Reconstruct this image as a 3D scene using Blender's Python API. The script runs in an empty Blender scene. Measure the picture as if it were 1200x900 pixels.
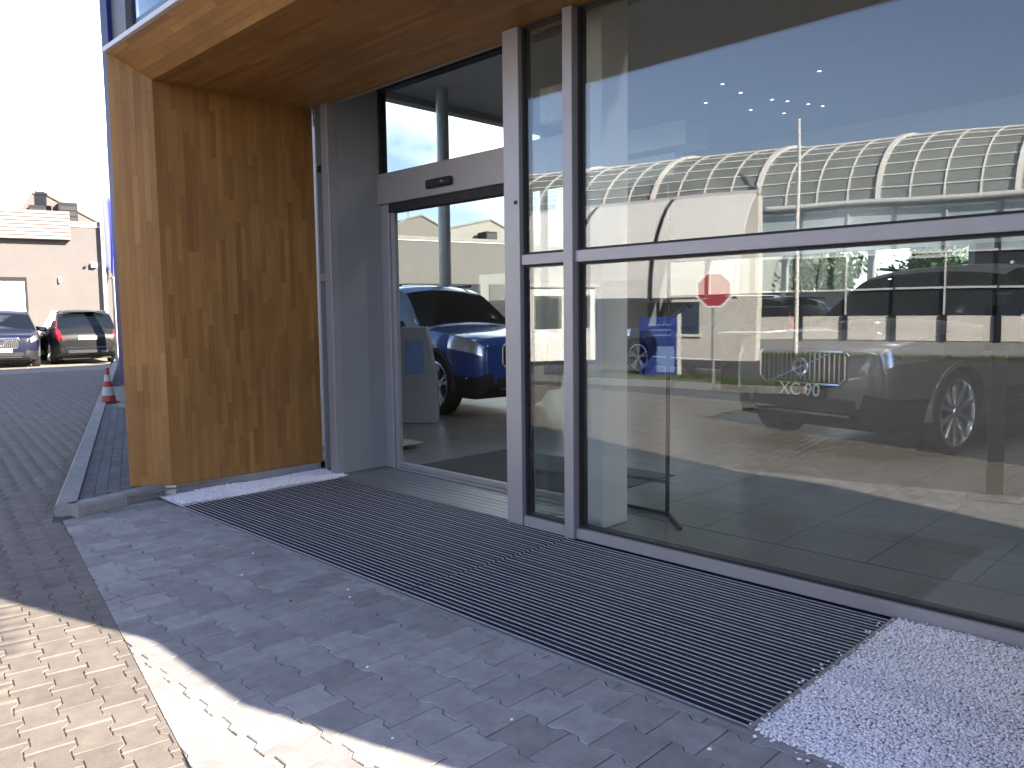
import bpy, bmesh, math, random
import numpy as np
from mathutils import Vector, Matrix
random.seed(7)
RNG = np.random.default_rng(11)
R = math.radians
scene = bpy.context.scene
COL = scene.collection

# ------------------------------------------------------------------ camera
cam = bpy.data.cameras.new('camera')
cam_ob = bpy.data.objects.new('camera', cam)
COL.objects.link(cam_ob)
cam.sensor_width = 36.0
cam.lens = 36.0 * 932.0 / 1200.0
cam.clip_start = 0.05
cam.clip_end = 2000.0
_pi, _ro, _ya = R(5.05), R(-0.65), R(44.93)
_f = Vector((-math.sin(_ya) * math.cos(_pi), math.cos(_ya) * math.cos(_pi), -math.sin(_pi)))
_r = Vector((math.cos(_ya), math.sin(_ya), 0))
_u = _r.cross(_f)
_r2 = _r * math.cos(_ro) + _u * math.sin(_ro)
_u2 = -_r * math.sin(_ro) + _u * math.cos(_ro)
cam_ob.matrix_world = Matrix(((_r2.x, _u2.x, -_f.x, 0), (_r2.y, _u2.y, -_f.y, 0), (_r2.z, _u2.z, -_f.z, 1.6), (0, 0, 0, 1)))
scene.camera = cam_ob

# ------------------------------------------------------------------ sky, sun, exposure
SUN_EL = R(27.0)
SUN_AZ = math.atan2(0.2873, 0.9578)            # from +x towards +y
world = bpy.data.worlds.new('World')
scene.world = world
world.use_nodes = True
nt = world.node_tree
nt.nodes.clear()
wo = nt.nodes.new('ShaderNodeOutputWorld')
bg = nt.nodes.new('ShaderNodeBackground')
sky = nt.nodes.new('ShaderNodeTexSky')
sky.sky_type = 'NISHITA'
sky.sun_disc = False
sky.sun_elevation = SUN_EL
sky.sun_rotation = R(90) - SUN_AZ
sky.air_density = 1.0
sky.dust_density = 0.4
sky.ozone_density = 2.2
bg.inputs['Strength'].default_value = 0.074
tc = nt.nodes.new('ShaderNodeTexCoord')
mp = nt.nodes.new('ShaderNodeMapping')
mp.inputs['Scale'].default_value = (1.0, 1.0, 1.7)
mp.inputs['Location'].default_value = (2.3, 0.4, 0.2)
nz = nt.nodes.new('ShaderNodeTexNoise')
nz.inputs['Scale'].default_value = 1.9
nz.inputs['Detail'].default_value = 9.0
nz.inputs['Roughness'].default_value = 0.52
cr = nt.nodes.new('ShaderNodeValToRGB')
cr.color_ramp.elements[0].position = 0.45
cr.color_ramp.elements[1].position = 0.56
mx = nt.nodes.new('ShaderNodeMixRGB')
mx.inputs['Color2'].default_value = (11.0, 11.2, 11.6, 1)
nt.links.new(tc.outputs['Generated'], mp.inputs['Vector'])
nt.links.new(mp.outputs['Vector'], nz.inputs['Vector'])
dp = nt.nodes.new('ShaderNodeVectorMath'); dp.operation = 'DOT_PRODUCT'
dp.inputs[1].default_value = (-0.93, 0.30, -0.75)
wm = nt.nodes.new('ShaderNodeMapRange'); wm.interpolation_type = 'SMOOTHSTEP'
wm.inputs['From Min'].default_value = 0.20; wm.inputs['From Max'].default_value = 0.80
wm.inputs['To Min'].default_value = -0.16; wm.inputs['To Max'].default_value = 0.05
ca = nt.nodes.new('ShaderNodeMath'); ca.operation = 'ADD'
nt.links.new(tc.outputs['Generated'], dp.inputs[0]); nt.links.new(dp.outputs['Value'], wm.inputs['Value'])
nt.links.new(wm.outputs['Result'], ca.inputs[0]); nt.links.new(nz.outputs['Fac'], ca.inputs[1])
nt.links.new(ca.outputs[0], cr.inputs['Fac'])
nt.links.new(cr.outputs['Color'], mx.inputs['Fac'])
tn = nt.nodes.new('ShaderNodeMixRGB'); tn.blend_type = 'MULTIPLY'; tn.inputs['Fac'].default_value = 1.0
tn.inputs['Color2'].default_value = (1.12, 0.985, 1.04, 1)
nt.links.new(sky.outputs['Color'], tn.inputs['Color1'])
nt.links.new(tn.outputs['Color'], mx.inputs['Color1'])
nt.links.new(mx.outputs['Color'], bg.inputs['Color'])
nt.links.new(bg.outputs['Background'], wo.inputs['Surface'])

sun = bpy.data.lights.new('sun', 'SUN')
sun.energy = 5.0
sun.angle = R(0.53)
sun.color = (1.0, 0.89, 0.74)
sun_ob = bpy.data.objects.new('sun', sun)
COL.objects.link(sun_ob)
sd = Vector((math.cos(SUN_AZ) * math.cos(SUN_EL), math.sin(SUN_AZ) * math.cos(SUN_EL), math.sin(SUN_EL)))
sun_ob.rotation_euler = sd.to_track_quat('Z', 'Y').to_euler()
sun_ob.location = (8, -8, 20)

scene.view_settings.view_transform = 'Standard'
scene.view_settings.look = 'None'
scene.view_settings.exposure = 2.35
scene.view_settings.gamma = 1.0
scene.cycles.transparent_max_bounces = 24
scene.cycles.max_bounces = 10
scene.cycles.caustics_reflective = False
scene.cycles.caustics_refractive = False

# ------------------------------------------------------------------ materials
def new_mat(name):
    m = bpy.data.materials.new(name)
    m.use_nodes = True
    return m, m.node_tree, m.node_tree.nodes['Principled BSDF']

def mat(name, col, rough=0.5, metal=0.0, spec=0.5, var=0.0, nscale=8.0, bump=0.0, bscale=60.0, coat=0.0, rnd=0.0):
    """plain procedural material: colour with noise variation, random per object/island, fine bump"""
    m, t, p = new_mat(name)
    p.inputs['Base Color'].default_value = (*col, 1)
    p.inputs['Roughness'].default_value = rough
    p.inputs['Metallic'].default_value = metal
    p.inputs['Specular IOR Level'].default_value = spec
    p.inputs['Coat Weight'].default_value = coat
    N, L = t.nodes, t.links
    geo_n = N.new('ShaderNodeNewGeometry')
    if var or rnd:
        n = N.new('ShaderNodeTexNoise')
        n.inputs['Scale'].default_value = nscale
        n.inputs['Detail'].default_value = 6
        n.inputs['Roughness'].default_value = 0.65
        L.new(geo_n.outputs['Position'], n.inputs['Vector'])
        mr = N.new('ShaderNodeMapRange')
        mr.inputs['From Min'].default_value = 0.3
        mr.inputs['From Max'].default_value = 0.7
        mr.inputs['To Min'].default_value = 1 - var
        mr.inputs['To Max'].default_value = 1 + var
        L.new(n.outputs['Fac'], mr.inputs['Value'])
        val = mr.outputs['Result']
        if rnd:
            oi = N.new('ShaderNodeObjectInfo')
            ad = N.new('ShaderNodeMath'); ad.operation = 'ADD'
            L.new(oi.outputs['Random'], ad.inputs[0]); L.new(geo_n.outputs['Random Per Island'], ad.inputs[1])
            fr = N.new('ShaderNodeMath'); fr.operation = 'FRACT'
            L.new(ad.outputs[0], fr.inputs[0])
            m2 = N.new('ShaderNodeMapRange')
            m2.inputs['To Min'].default_value = 1 - rnd
            m2.inputs['To Max'].default_value = 1 + rnd
            L.new(fr.outputs[0], m2.inputs['Value'])
            mu = N.new('ShaderNodeMath'); mu.operation = 'MULTIPLY'
            L.new(val, mu.inputs[0]); L.new(m2.outputs['Result'], mu.inputs[1])
            val = mu.outputs[0]
        mixc = N.new('ShaderNodeVectorMath'); mixc.operation = 'SCALE'
        mixc.inputs[0].default_value = col
        L.new(val, mixc.inputs['Scale'])
        L.new(mixc.outputs['Vector'], p.inputs['Base Color'])
    if bump:
        nb = N.new('ShaderNodeTexNoise')
        nb.inputs['Scale'].default_value = bscale
        nb.inputs['Detail'].default_value = 4
        L.new(geo_n.outputs['Position'], nb.inputs['Vector'])
        b = N.new('ShaderNodeBump')
        b.inputs['Strength'].default_value = bump
        b.inputs['Distance'].default_value = 0.01
        L.new(nb.outputs['Fac'], b.inputs['Height'])
        L.new(b.outputs['Normal'], p.inputs['Normal'])
    return m

def wood_mat(name, axis):
    m, t, p = new_mat(name)
    N, L = t.nodes, t.links
    g = N.new('ShaderNodeNewGeometry')
    oi = N.new('ShaderNodeObjectInfo')
    ad = N.new('ShaderNodeMath'); ad.operation = 'ADD'
    L.new(oi.outputs['Random'], ad.inputs[0]); L.new(g.outputs['Random Per Island'], ad.inputs[1])
    fr = N.new('ShaderNodeMath'); fr.operation = 'FRACT'
    L.new(ad.outputs[0], fr.inputs[0])
    mp_ = N.new('ShaderNodeMapping')
    s = [85.0, 85.0, 85.0]; s[axis] = 4.0
    mp_.inputs['Scale'].default_value = s
    cx = N.new('ShaderNodeCombineXYZ')
    sc = N.new('ShaderNodeMath'); sc.operation = 'MULTIPLY'; sc.inputs[1].default_value = 97.0
    L.new(fr.outputs[0], sc.inputs[0])
    for k in range(3): L.new(sc.outputs[0], cx.inputs[k])
    L.new(g.outputs['Position'], mp_.inputs['Vector'])
    L.new(cx.outputs[0], mp_.inputs['Location'])
    n = N.new('ShaderNodeTexNoise')
    n.inputs['Scale'].default_value = 1.0; n.inputs['Detail'].default_value = 5; n.inputs['Distortion'].default_value = 0.6
    L.new(mp_.outputs[0], n.inputs['Vector'])
    ramp = N.new('ShaderNodeValToRGB')
    e = ramp.color_ramp.elements
    e[0].position = 0.0; e[0].color = (0.262, 0.121, 0.039, 1)
    e[1].position = 1.0; e[1].color = (0.395, 0.206, 0.064, 1)
    k = e.new(0.12); k.color = (0.300, 0.144, 0.046, 1)
    k = e.new(0.72); k.color = (0.346, 0.174, 0.054, 1)
    L.new(fr.outputs[0], ramp.inputs['Fac'])
    mr = N.new('ShaderNodeMapRange')
    mr.inputs['From Min'].default_value = 0.25; mr.inputs['From Max'].default_value = 0.75
    mr.inputs['To Min'].default_value = 0.88; mr.inputs['To Max'].default_value = 1.10
    L.new(n.outputs['Fac'], mr.inputs['Value'])
    # broad weathering
    n2 = N.new('ShaderNodeTexNoise'); n2.inputs['Scale'].default_value = 1.3; n2.inputs['Detail'].default_value = 3
    L.new(g.outputs['Position'], n2.inputs['Vector'])
    mr2 = N.new('ShaderNodeMapRange')
    mr2.inputs['From Min'].default_value = 0.3; mr2.inputs['From Max'].default_value = 0.7
    mr2.inputs['To Min'].default_value = 0.86; mr2.inputs['To Max'].default_value = 1.12
    L.new(n2.outputs['Fac'], mr2.inputs['Value'])
    mu = N.new('ShaderNodeMath'); mu.operation = 'MULTIPLY'
    L.new(mr.outputs[0], mu.inputs[0]); L.new(mr2.outputs[0], mu.inputs[1])
    vs = N.new('ShaderNodeVectorMath'); vs.operation = 'SCALE'
    L.new(ramp.outputs['Color'], vs.inputs[0]); L.new(mu.outputs[0], vs.inputs['Scale'])
    L.new(vs.outputs['Vector'], p.inputs['Base Color'])
    p.inputs['Roughness'].default_value = 0.5
    p.inputs['Specular IOR Level'].default_value = 0.3
    b = N.new('ShaderNodeBump'); b.inputs['Strength'].default_value = 0.12; b.inputs['Distance'].default_value = 0.003
    L.new(n.outputs['Fac'], b.inputs['Height']); L.new(b.outputs['Normal'], p.inputs['Normal'])
    return m

def glass_mat(name, tint, ior, wav=0.0):
    m, t, p = new_mat(name)
    N, L = t.nodes, t.links
    N.remove(p)
    tr = N.new('ShaderNodeBsdfTransparent'); tr.inputs['Color'].default_value = (*tint, 1)
    gl = N.new('ShaderNodeBsdfGlossy'); gl.inputs['Roughness'].default_value = 0.0
    gl.inputs['Color'].default_value = (1, 1, 1, 1)
    fr = N.new('ShaderNodeFresnel')
    gb_ = N.new('ShaderNodeNewGeometry')            # same reflectance for both faces of the pane
    ir = N.new('ShaderNodeMapRange'); ir.inputs['To Min'].default_value = ior; ir.inputs['To Max'].default_value = 1 / ior
    L.new(gb_.outputs['Backfacing'], ir.inputs['Value']); L.new(ir.outputs['Result'], fr.inputs['IOR'])
    mi = N.new('ShaderNodeMixShader')
    L.new(fr.outputs[0], mi.inputs[0]); L.new(tr.outputs[0], mi.inputs[1]); L.new(gl.outputs[0], mi.inputs[2])
    L.new(mi.outputs[0], N['Material Output'].inputs['Surface'])
    if wav:
        g = N.new('ShaderNodeNewGeometry')
        n = N.new('ShaderNodeTexNoise'); n.inputs['Scale'].default_value = 1.1; n.inputs['Detail'].default_value = 1
        L.new(g.outputs['Position'], n.inputs['Vector'])
        b = N.new('ShaderNodeBump'); b.inputs['Strength'].default_value = wav; b.inputs['Distance'].default_value = 0.02
        L.new(n.outputs['Fac'], b.inputs['Height']); L.new(b.outputs['Normal'], gl.inputs['Normal'])
    return m

M = {}
M['wood_z'] = wood_mat('wood_vertical', 2)
M['wood_x'] = wood_mat('wood_along', 0)
M['glass'] = glass_mat('facade_glass', (0.88, 0.91, 0.905), 1.82, 0.05)
M['glass_side'] = glass_mat('side_glass', (0.80, 0.84, 0.83), 1.7)
M['glass_door'] = glass_mat('door_glass', (0.93, 0.94, 0.94), 1.22)
M['glass_clear'] = glass_mat('screen_glass', (0.92, 0.96, 0.94), 1.2)
M['alu'] = mat('grey_frame', (0.36, 0.35, 0.37), 0.42, 0.25, var=0.05, nscale=3, bump=0.02)
M['alu_dark'] = mat('dark_gasket', (0.015, 0.015, 0.017), 0.6)
M['panel_grey'] = mat('grey_panel', (0.30, 0.31, 0.32), 0.5, 0.1, var=0.06, nscale=2)
M['slate'] = mat('slate_grey_panel', (0.115, 0.12, 0.13), 0.5, 0.1, var=0.05)
M['glass_tint'] = glass_mat('tinted_upper_glass', (0.62, 0.66, 0.68), 1.3)
M['steel'] = mat('galvanised', (0.42, 0.44, 0.46), 0.42, 0.6, var=0.12, nscale=6)
M['flash'] = mat('white_flashing', (0.62, 0.62, 0.63), 0.45, var=0.04)
M['skirt'] = mat('skirting_metal', (0.34, 0.34, 0.35), 0.5, 0.3, var=0.14, nscale=5)
M['white'] = mat('white_paint', (0.80, 0.80, 0.78), 0.55, var=0.03, nscale=3)
M['white_warm'] = mat('white_render', (0.70, 0.68, 0.64), 0.7, var=0.06, nscale=2)
M['blue_clad'] = mat('blue_cladding', (0.012, 0.014, 0.095), 0.45, spec=0.25, var=0.06)
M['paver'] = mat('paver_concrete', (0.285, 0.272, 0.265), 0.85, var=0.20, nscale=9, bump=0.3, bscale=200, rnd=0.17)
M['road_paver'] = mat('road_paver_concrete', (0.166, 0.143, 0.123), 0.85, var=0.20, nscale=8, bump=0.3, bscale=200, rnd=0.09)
M['slab'] = mat('dark_block_paving', (0.105, 0.108, 0.118), 0.85, var=0.2, nscale=10, bump=0.4, bscale=200, rnd=0.16)
M['kerb'] = mat('kerb_concrete', (0.26, 0.255, 0.25), 0.85, var=0.18, nscale=7, bump=0.4, bscale=150, rnd=0.08)
M['sand'] = mat('joint_sand', (0.27, 0.245, 0.20), 0.95, var=0.35, nscale=11, bump=0.5, bscale=300)
M['joint_dark'] = mat('joint_grit', (0.085, 0.08, 0.076), 0.95, var=0.45, nscale=9, bump=0.5, bscale=300)
M['asphalt'] = mat('asphalt', (0.060, 0.060, 0.062), 0.9, var=0.2, nscale=1.5, bump=0.4, bscale=180)
M['gravel'] = mat('white_pebbles', (0.90, 0.86, 0.88), 0.8, var=0.06, nscale=60, rnd=0.10)
M['gravel_bed'] = mat('gravel_bed', (0.72, 0.70, 0.71), 0.95, var=0.15, nscale=60)
M['mat_alu'] = mat('mat_profile', (0.50, 0.50, 0.53), 0.55, 0.5, var=0.12, nscale=20)
M['mat_rubber'] = mat('mat_insert', (0.014, 0.014, 0.019), 0.85, var=0.5, nscale=35, bump=0.4, bscale=300)
M['mat_brush'] = mat('mat_brush', (0.010, 0.010, 0.015), 0.8, var=0.4, nscale=60)
M['floor'] = None
M['ceil'] = mat('showroom_ceiling', (0.60, 0.59, 0.58), 0.8, var=0.05)
M['int_wall'] = mat('showroom_wall', (0.10, 0.10, 0.105), 0.7, var=0.08)
M['dark'] = mat('dark_plastic', (0.012, 0.012, 0.013), 0.6)  # one even near-black for trays, cores, trim and car cladding
M['black_gloss'] = mat('black_gloss', (0.008, 0.008, 0.010), 0.08, coat=0.5)
M['carglass'] = mat('car_glass', (0.006, 0.008, 0.010), 0.03, spec=0.8)
M['tyre'] = mat('tyre_rubber', (0.012, 0.012, 0.012), 0.8, bump=0.3, bscale=90)
M['rim'] = mat('alloy_rim', (0.62, 0.63, 0.65), 0.22, 0.9)
M['chrome'] = mat('chrome', (0.75, 0.75, 0.77), 0.12, 1.0)
M['lamp'] = mat('lamp_lens', (0.85, 0.87, 0.90), 0.15, 0.85, coat=1.0)
M['tail'] = mat('tail_lens', (0.42, 0.010, 0.012), 0.15, coat=1.0)
M['plate'] = mat('number_plate', (0.75, 0.75, 0.73), 0.4)
M['beige'] = mat('beige_render', (0.116, 0.107, 0.105), 0.85, var=0.05, nscale=1.5)
M['corr'] = mat('corrugated_sheet', (0.26, 0.232, 0.226), 0.6, var=0.03)
M['roofgrey'] = mat('grey_roofing', (0.20, 0.185, 0.175), 0.7, var=0.12, nscale=2)
M['unit'] = mat('dark_unit', (0.016, 0.016, 0.021), 0.7, spec=0.3)
M['red'] = mat('red_plastic', (0.36, 0.045, 0.028), 0.5, var=0.15, nscale=20)
M['conewhite'] = mat('white_band', (0.46, 0.45, 0.44), 0.5, var=0.2, nscale=20)
M['signred'] = mat('sign_red', (0.30, 0.014, 0.016), 0.4)
M['signblue'] = mat('sign_blue', (0.018, 0.035, 0.20), 0.35)
M['signlight'] = mat('sign_light_blue', (0.14, 0.22, 0.46), 0.4)
M['flagblue'] = mat('flag_blue', (0.10, 0.11, 0.45), 0.8)
M['clerestory'] = mat('clerestory_glazing', (0.36, 0.44, 0.50), 0.2, spec=0.6, var=0.2, nscale=0.8)
M['vaultglass'] = mat('vault_glazing', (0.20, 0.225, 0.225), 0.25, 0.0, spec=0.6, var=0.15, nscale=0.6)
M['hallglass'] = mat('hall_glazing', (0.035, 0.042, 0.046), 0.12, spec=0.6, var=0.2, nscale=0.7)
M['grass'] = mat('grass_blades', (0.070, 0.098, 0.036), 0.7, var=0.35, nscale=12, rnd=0.35)
M['soil'] = mat('soil', (0.06, 0.055, 0.03), 0.95, var=0.3)
M['leaf'] = mat('leaves', (0.060, 0.110, 0.030), 0.6, var=0.3, nscale=5, rnd=0.4)
M['bark'] = mat('bark', (0.09, 0.065, 0.045), 0.9, var=0.3, nscale=20, bump=0.6)
def tile_floor():
    m, t, p = new_mat('showroom_tiles')
    N, L = t.nodes, t.links
    g = N.new('ShaderNodeNewGeometry')
    n = N.new('ShaderNodeTexNoise'); n.inputs['Scale'].default_value = 2.5; n.inputs['Detail'].default_value = 6
    L.new(g.outputs['Position'], n.inputs['Vector'])
    r = N.new('ShaderNodeValToRGB')
    r.color_ramp.elements[0].position = 0.3; r.color_ramp.elements[0].color = (0.095, 0.10, 0.10, 1)
    r.color_ramp.elements[1].position = 0.7; r.color_ramp.elements[1].color = (0.13, 0.13, 0.128, 1)
    L.new(n.outputs['Fac'], r.inputs['Fac']); L.new(r.outputs['Color'], p.inputs['Base Color'])
    p.inputs['Roughness'].default_value = 0.28
    return m
M['floor'] = tile_floor()
PAINT = {k: mat('paint_' + k, c, 0.28, 0.35, coat=1.0) for k, c in dict(
    grey=(0.15, 0.138, 0.138), blue=(0.008, 0.030, 0.150), navy=(0.010, 0.012, 0.035),
    black=(0.012, 0.014, 0.015), silver=(0.50, 0.53, 0.56), white=(0.7, 0.7, 0.7)).items()}
for k_, c_ in dict(navy=(0.008, 0.010, 0.030), black=(0.007, 0.008, 0.009)).items(): PAINT[k_] = mat('paint_dark_' + k_, c_, 0.3, 0.0, spec=0.35, coat=0.35)

# ------------------------------------------------------------------ helpers
def tag(o, label=None, cat=None, group=None, kind=None):
    if label: o['label'] = label
    if cat: o['category'] = cat
    if group: o['group'] = group
    if kind: o['kind'] = kind
    return o

def empty(name, loc, label=None, cat=None, group=None, rz=0.0, kind=None):
    o = bpy.data.objects.new(name, None)
    o.empty_display_size = 0.2
    o.location = loc
    o.rotation_euler = (0, 0, rz)
    COL.objects.link(o)
    return tag(o, label, cat, group, kind)

def link(name, me, parent=None):
    o = bpy.data.objects.new(name, me)
    COL.objects.link(o)
    if parent is not None: o.parent = parent
    return o

class MB:
    """collects shapes in one mesh"""
    def __init__(s): s.v = []; s.f = []; s.m = []; s.mi = 0
    def add(s, vs, fs):
        b = len(s.v); s.v += [tuple(x) for x in vs]
        s.f += [tuple(i + b for i in f) for f in fs]; s.m += [s.mi] * len(fs); return s
    def box(s, x0, x1, y0, y1, z0, z1):
        return s.add([(x0, y0, z0), (x1, y0, z0), (x1, y1, z0), (x0, y1, z0), (x0, y0, z1), (x1, y0, z1), (x1, y1, z1), (x0, y1, z1)],
                     [(3, 2, 1, 0), (4, 5, 6, 7), (0, 1, 5, 4), (1, 2, 6, 5), (2, 3, 7, 6), (3, 0, 4, 7)])
    def obox(s, o, ax, ay, az, lx, ly, lz):
        """box from corner o along unit axes"""
        o, ax, ay, az = Vector(o), Vector(ax) * lx, Vector(ay) * ly, Vector(az) * lz
        p = [o, o + ax, o + ax + ay, o + ay]
        return s.add([*p, *[q + az for q in p]], [(3, 2, 1, 0), (4, 5, 6, 7), (0, 1, 5, 4), (1, 2, 6, 5), (2, 3, 7, 6), (3, 0, 4, 7)])
    def tube(s, a, b, r0, r1=None, n=10):
        a, b = Vector(a), Vector(b); r1 = r0 if r1 is None else r1
        d = (b - a).normalized(); u = d.orthogonal().normalized(); w = d.cross(u)
        vs = [a + (u * math.cos(2 * math.pi * k / n) + w * math.sin(2 * math.pi * k / n)) * r0 for k in range(n)]
        vs += [b + (u * math.cos(2 * math.pi * k / n) + w * math.sin(2 * math.pi * k / n)) * r1 for k in range(n)]
        fs = [(k, (k + 1) % n, n + (k + 1) % n, n + k) for k in range(n)] + [tuple(range(n - 1, -1, -1)), tuple(range(n, 2 * n))]
        return s.add(vs, fs)
    def prism(s, pts, o, ax, ay, az, h):
        """polygon pts (2d in ax, ay) extruded by h along az"""
        o, ax, ay, az = Vector(o), Vector(ax), Vector(ay), Vector(az); n = len(pts)
        a = [o + ax * p[0] + ay * p[1] for p in pts]
        return s.add(a + [q + az * h for q in a], [tuple(range(n - 1, -1, -1)), tuple(range(n, 2 * n))] + [(k, (k + 1) % n, n + (k + 1) % n, n + k) for k in range(n)])
    def lathe(s, prof, o, az, n=24, closed=False):
        """profile (r, h) turned about az at o"""
        o, az = Vector(o), Vector(az).normalized(); u = az.orthogonal().normalized(); w = az.cross(u); k = len(prof)
        vs = []
        for i in range(n):
            a = 2 * math.pi * i / n; d = u * math.cos(a) + w * math.sin(a)
            vs += [o + d * r + az * h for r, h in prof]
        fs = []
        for i in range(n):
            j = (i + 1) % n
            for q in range(k if closed else k - 1):
                q2 = (q + 1) % k
                fs.append((i * k + q, j * k + q, j * k + q2, i * k + q2))
        return s.add(vs, fs)
    def mesh(s, name, mats):
        me = bpy.data.meshes.new(name)
        me.from_pydata(s.v, [], s.f)
        for m in (mats if isinstance(mats, (list, tuple)) else [mats]): me.materials.append(m)
        if any(s.m): me.polygons.foreach_set('material_index', s.m)
        bm = bmesh.new(); bm.from_mesh(me); bmesh.ops.recalc_face_normals(bm, faces=bm.faces); bm.to_mesh(me); bm.free()
        me.update()
        return me
    def build(s, name, mats, parent=None, bevel=0.0, smooth=False):
        me = s.mesh(name, mats)
        if bevel:
            bm = bmesh.new(); bm.from_mesh(me)
            bmesh.ops.bevel(bm, geom=list(bm.edges), offset=bevel, segments=1, affect='EDGES', clamp_overlap=True)
            bm.to_mesh(me); bm.free()
        if smooth: shade(me)
        return link(name, me, parent)

def shade(me, ang=40):
    me.polygons.foreach_set('use_smooth', [True] * len(me.polygons))
    try: me.set_sharp_from_angle(angle=R(ang))
    except Exception: pass

def box(name, x0, x1, y0, y1, z0, z1, m, parent=None, bevel=0.0):
    return MB().box(x0, x1, y0, y1, z0, z1).build(name, m, parent, bevel)

def text_mesh(s, size, depth=0.004):
    cu = bpy.data.curves.new('letters', 'FONT'); cu.body = s; cu.size = size; cu.extrude = depth
    cu.align_x = 'CENTER'; cu.align_y = 'CENTER'
    o = bpy.data.objects.new('letters', cu); COL.objects.link(o)
    bpy.context.view_layer.update()
    me = bpy.data.meshes.new_from_object(o.evaluated_get(bpy.context.evaluated_depsgraph_get()))
    bpy.data.objects.remove(o)
    return me

def big_mesh(name, V, F, m, parent=None):
    """numpy mesh: V (n,3), F list of (k, m-gon) arrays"""
    me = bpy.data.meshes.new(name)
    me.vertices.add(len(V)); me.vertices.foreach_set('co', np.asarray(V, np.float32).ravel())
    loops = np.concatenate([f.ravel() for f in F]); sizes = np.concatenate([np.full(len(f), f.shape[1]) for f in F])
    me.loops.add(len(loops)); me.loops.foreach_set('vertex_index', loops.astype(np.int32))
    me.polygons.add(len(sizes)); st = np.concatenate([[0], np.cumsum(sizes)[:-1]])
    me.polygons.foreach_set('loop_start', st.astype(np.int32))
    me.update(calc_edges=True); me.validate()
    me.materials.append(m)
    return link(name, me, parent)

# ------------------------------------------------------------------ ground, road, pavement
gp = MB().add([(-400, -400, -0.05), (400, -400, -0.05), (400, 400, -0.05), (-400, 400, -0.05)], [(0, 1, 2, 3)]).build('ground', M['asphalt'])
tag(gp, 'grey asphalt yard reaching to the horizon', kind='structure')

# double-T interlocking paver outline (long axis = a, 0.2 pitch; column spacing 0.139)
def paver_outline(pitch, w, n):
    h = pitch / 2 - 0.0015; a, b = pitch * .31, pitch * .19
    return [(-h, -w), (-a, -w), (-b, -n), (b, -n), (a, -w), (h, -w), (h, w), (a, w), (b, n), (-b, n), (-a, w), (-h, w)]
def inset(pts, d):
    p = np.array(pts); n = len(p); out = []
    for i in range(n):
        a, b, c = p[i - 1], p[i], p[(i + 1) % n]
        e1 = (b - a) / np.linalg.norm(b - a); e2 = (c - b) / np.linalg.norm(c - b)
        n1 = np.array([-e1[1], e1[0]]); n2 = np.array([-e2[1], e2[0]])
        out.append(b + (n1 + n2) * d / (1 + n1 @ n2))
    return np.array(out)
def paver_field(parent, name, ang, org, region, clampf, m, zt, ulim, vlim, amount, pitch, wid, nar):
    OUT = np.array(paver_outline(pitch, wid - .0015, nar - .0015)); INN = inset(OUT, 0.0035); spc = wid + nar
    """lays pavers; the largest in the photograph become parts, the rest one stuff part"""
    ca, sa = math.cos(ang), math.sin(ang)
    A = np.array([ca, sa]); B = np.array([-sa, ca])
    items = []
    for j in range(vlim[0], vlim[1]):
        for i in range(ulim[0], ulim[1]):
            c = np.array(org) + A * (pitch * (i + 0.5 * (j % 2))) + B * (spc * j)
            if region(c): items.append(c)
    items.sort(key=lambda c: c[0] ** 2 + c[1] ** 2 + (0 if (c[1] > abs(c[0]) * 0.22 and c[0] < 0.3) else 60))
    big = []; nb = 0
    for idx, c in enumerate(items):
        jit = RNG.normal(0, 0.0009, 2); rot = RNG.normal(0, 0.006); dz = RNG.normal(0, 0.0011)
        til = RNG.normal(0, 0.004, 2)
        cr_, sr_ = math.cos(rot), math.sin(rot)
        def place(P):
            Q = np.stack([P[:, 0] * cr_ - P[:, 1] * sr_, P[:, 0] * sr_ + P[:, 1] * cr_], 1)
            return clampf(c + jit + Q[:, :1] * A + Q[:, 1:] * B)
        o2, i2 = place(OUT), place(INN)
        ar = 0.5 * abs(np.dot(o2[:, 0], np.roll(o2[:, 1], 1)) - np.dot(o2[:, 1], np.roll(o2[:, 0], 1)))
        if ar < 0.0015: continue
        def zz(Q): return zt + dz + ((Q - c) @ til)
        V = np.concatenate([np.c_[i2, zz(i2)], np.c_[o2, zz(o2) - 0.0035], np.c_[o2, zz(o2) - 0.020]])
        if nb < amount:
            nb += 1
            me = bpy.data.meshes.new('paver')
            fs = [tuple(range(12))] + [(k, 12 + k, 12 + (k + 1) % 12, (k + 1) % 12) for k in range(12)] + [(12 + k, 24 + k, 24 + (k + 1) % 12, 12 + (k + 1) % 12) for k in range(12)]
            fs = [tuple(reversed(f)) if q else f for q, f in enumerate(fs)]
            V2 = V - np.array([c[0], c[1], 0])
            me.from_pydata(V2.tolist(), [], [f if q == 0 else tuple(reversed(f)) for q, f in enumerate(fs)])
            me.materials.append(m)
            o = link('paver', me, parent); o.location = (c[0], c[1], 0)
        else:
            big.append(V[:24])
    if big:
        n = len(big); V = np.concatenate(big)
        base = (np.arange(n) * 24)[:, None]
        top = base + np.arange(12)[None]
        k = np.arange(12); q = np.stack([k, 12 + k, 12 + (k + 1) % 12, (k + 1) % 12], 1).ravel()
        side = (base + q[None]).reshape(-1, 4)
        o = big_mesh(name, V, [top, side], m, parent)
        tag(o, kind='stuff')

LINE_P, LINE_D = np.array([-6.58, 1.80]), np.array([3.77, -0.69])
LINE_D = LINE_D / np.linalg.norm(LINE_D); LINE_N = np.array([-LINE_D[1], LINE_D[0]])     # points towards the building
KERB_P, KERB_D = np.array([-7.12, 1.86]), np.array([-0.942, 0.335])
KERB_N = np.array([0.335, 0.942])
def dline(c): return (np.asarray(c) - LINE_P) @ LINE_N
def dkerb(c): return (np.asarray(c) - KERB_P) @ KERB_N

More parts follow.
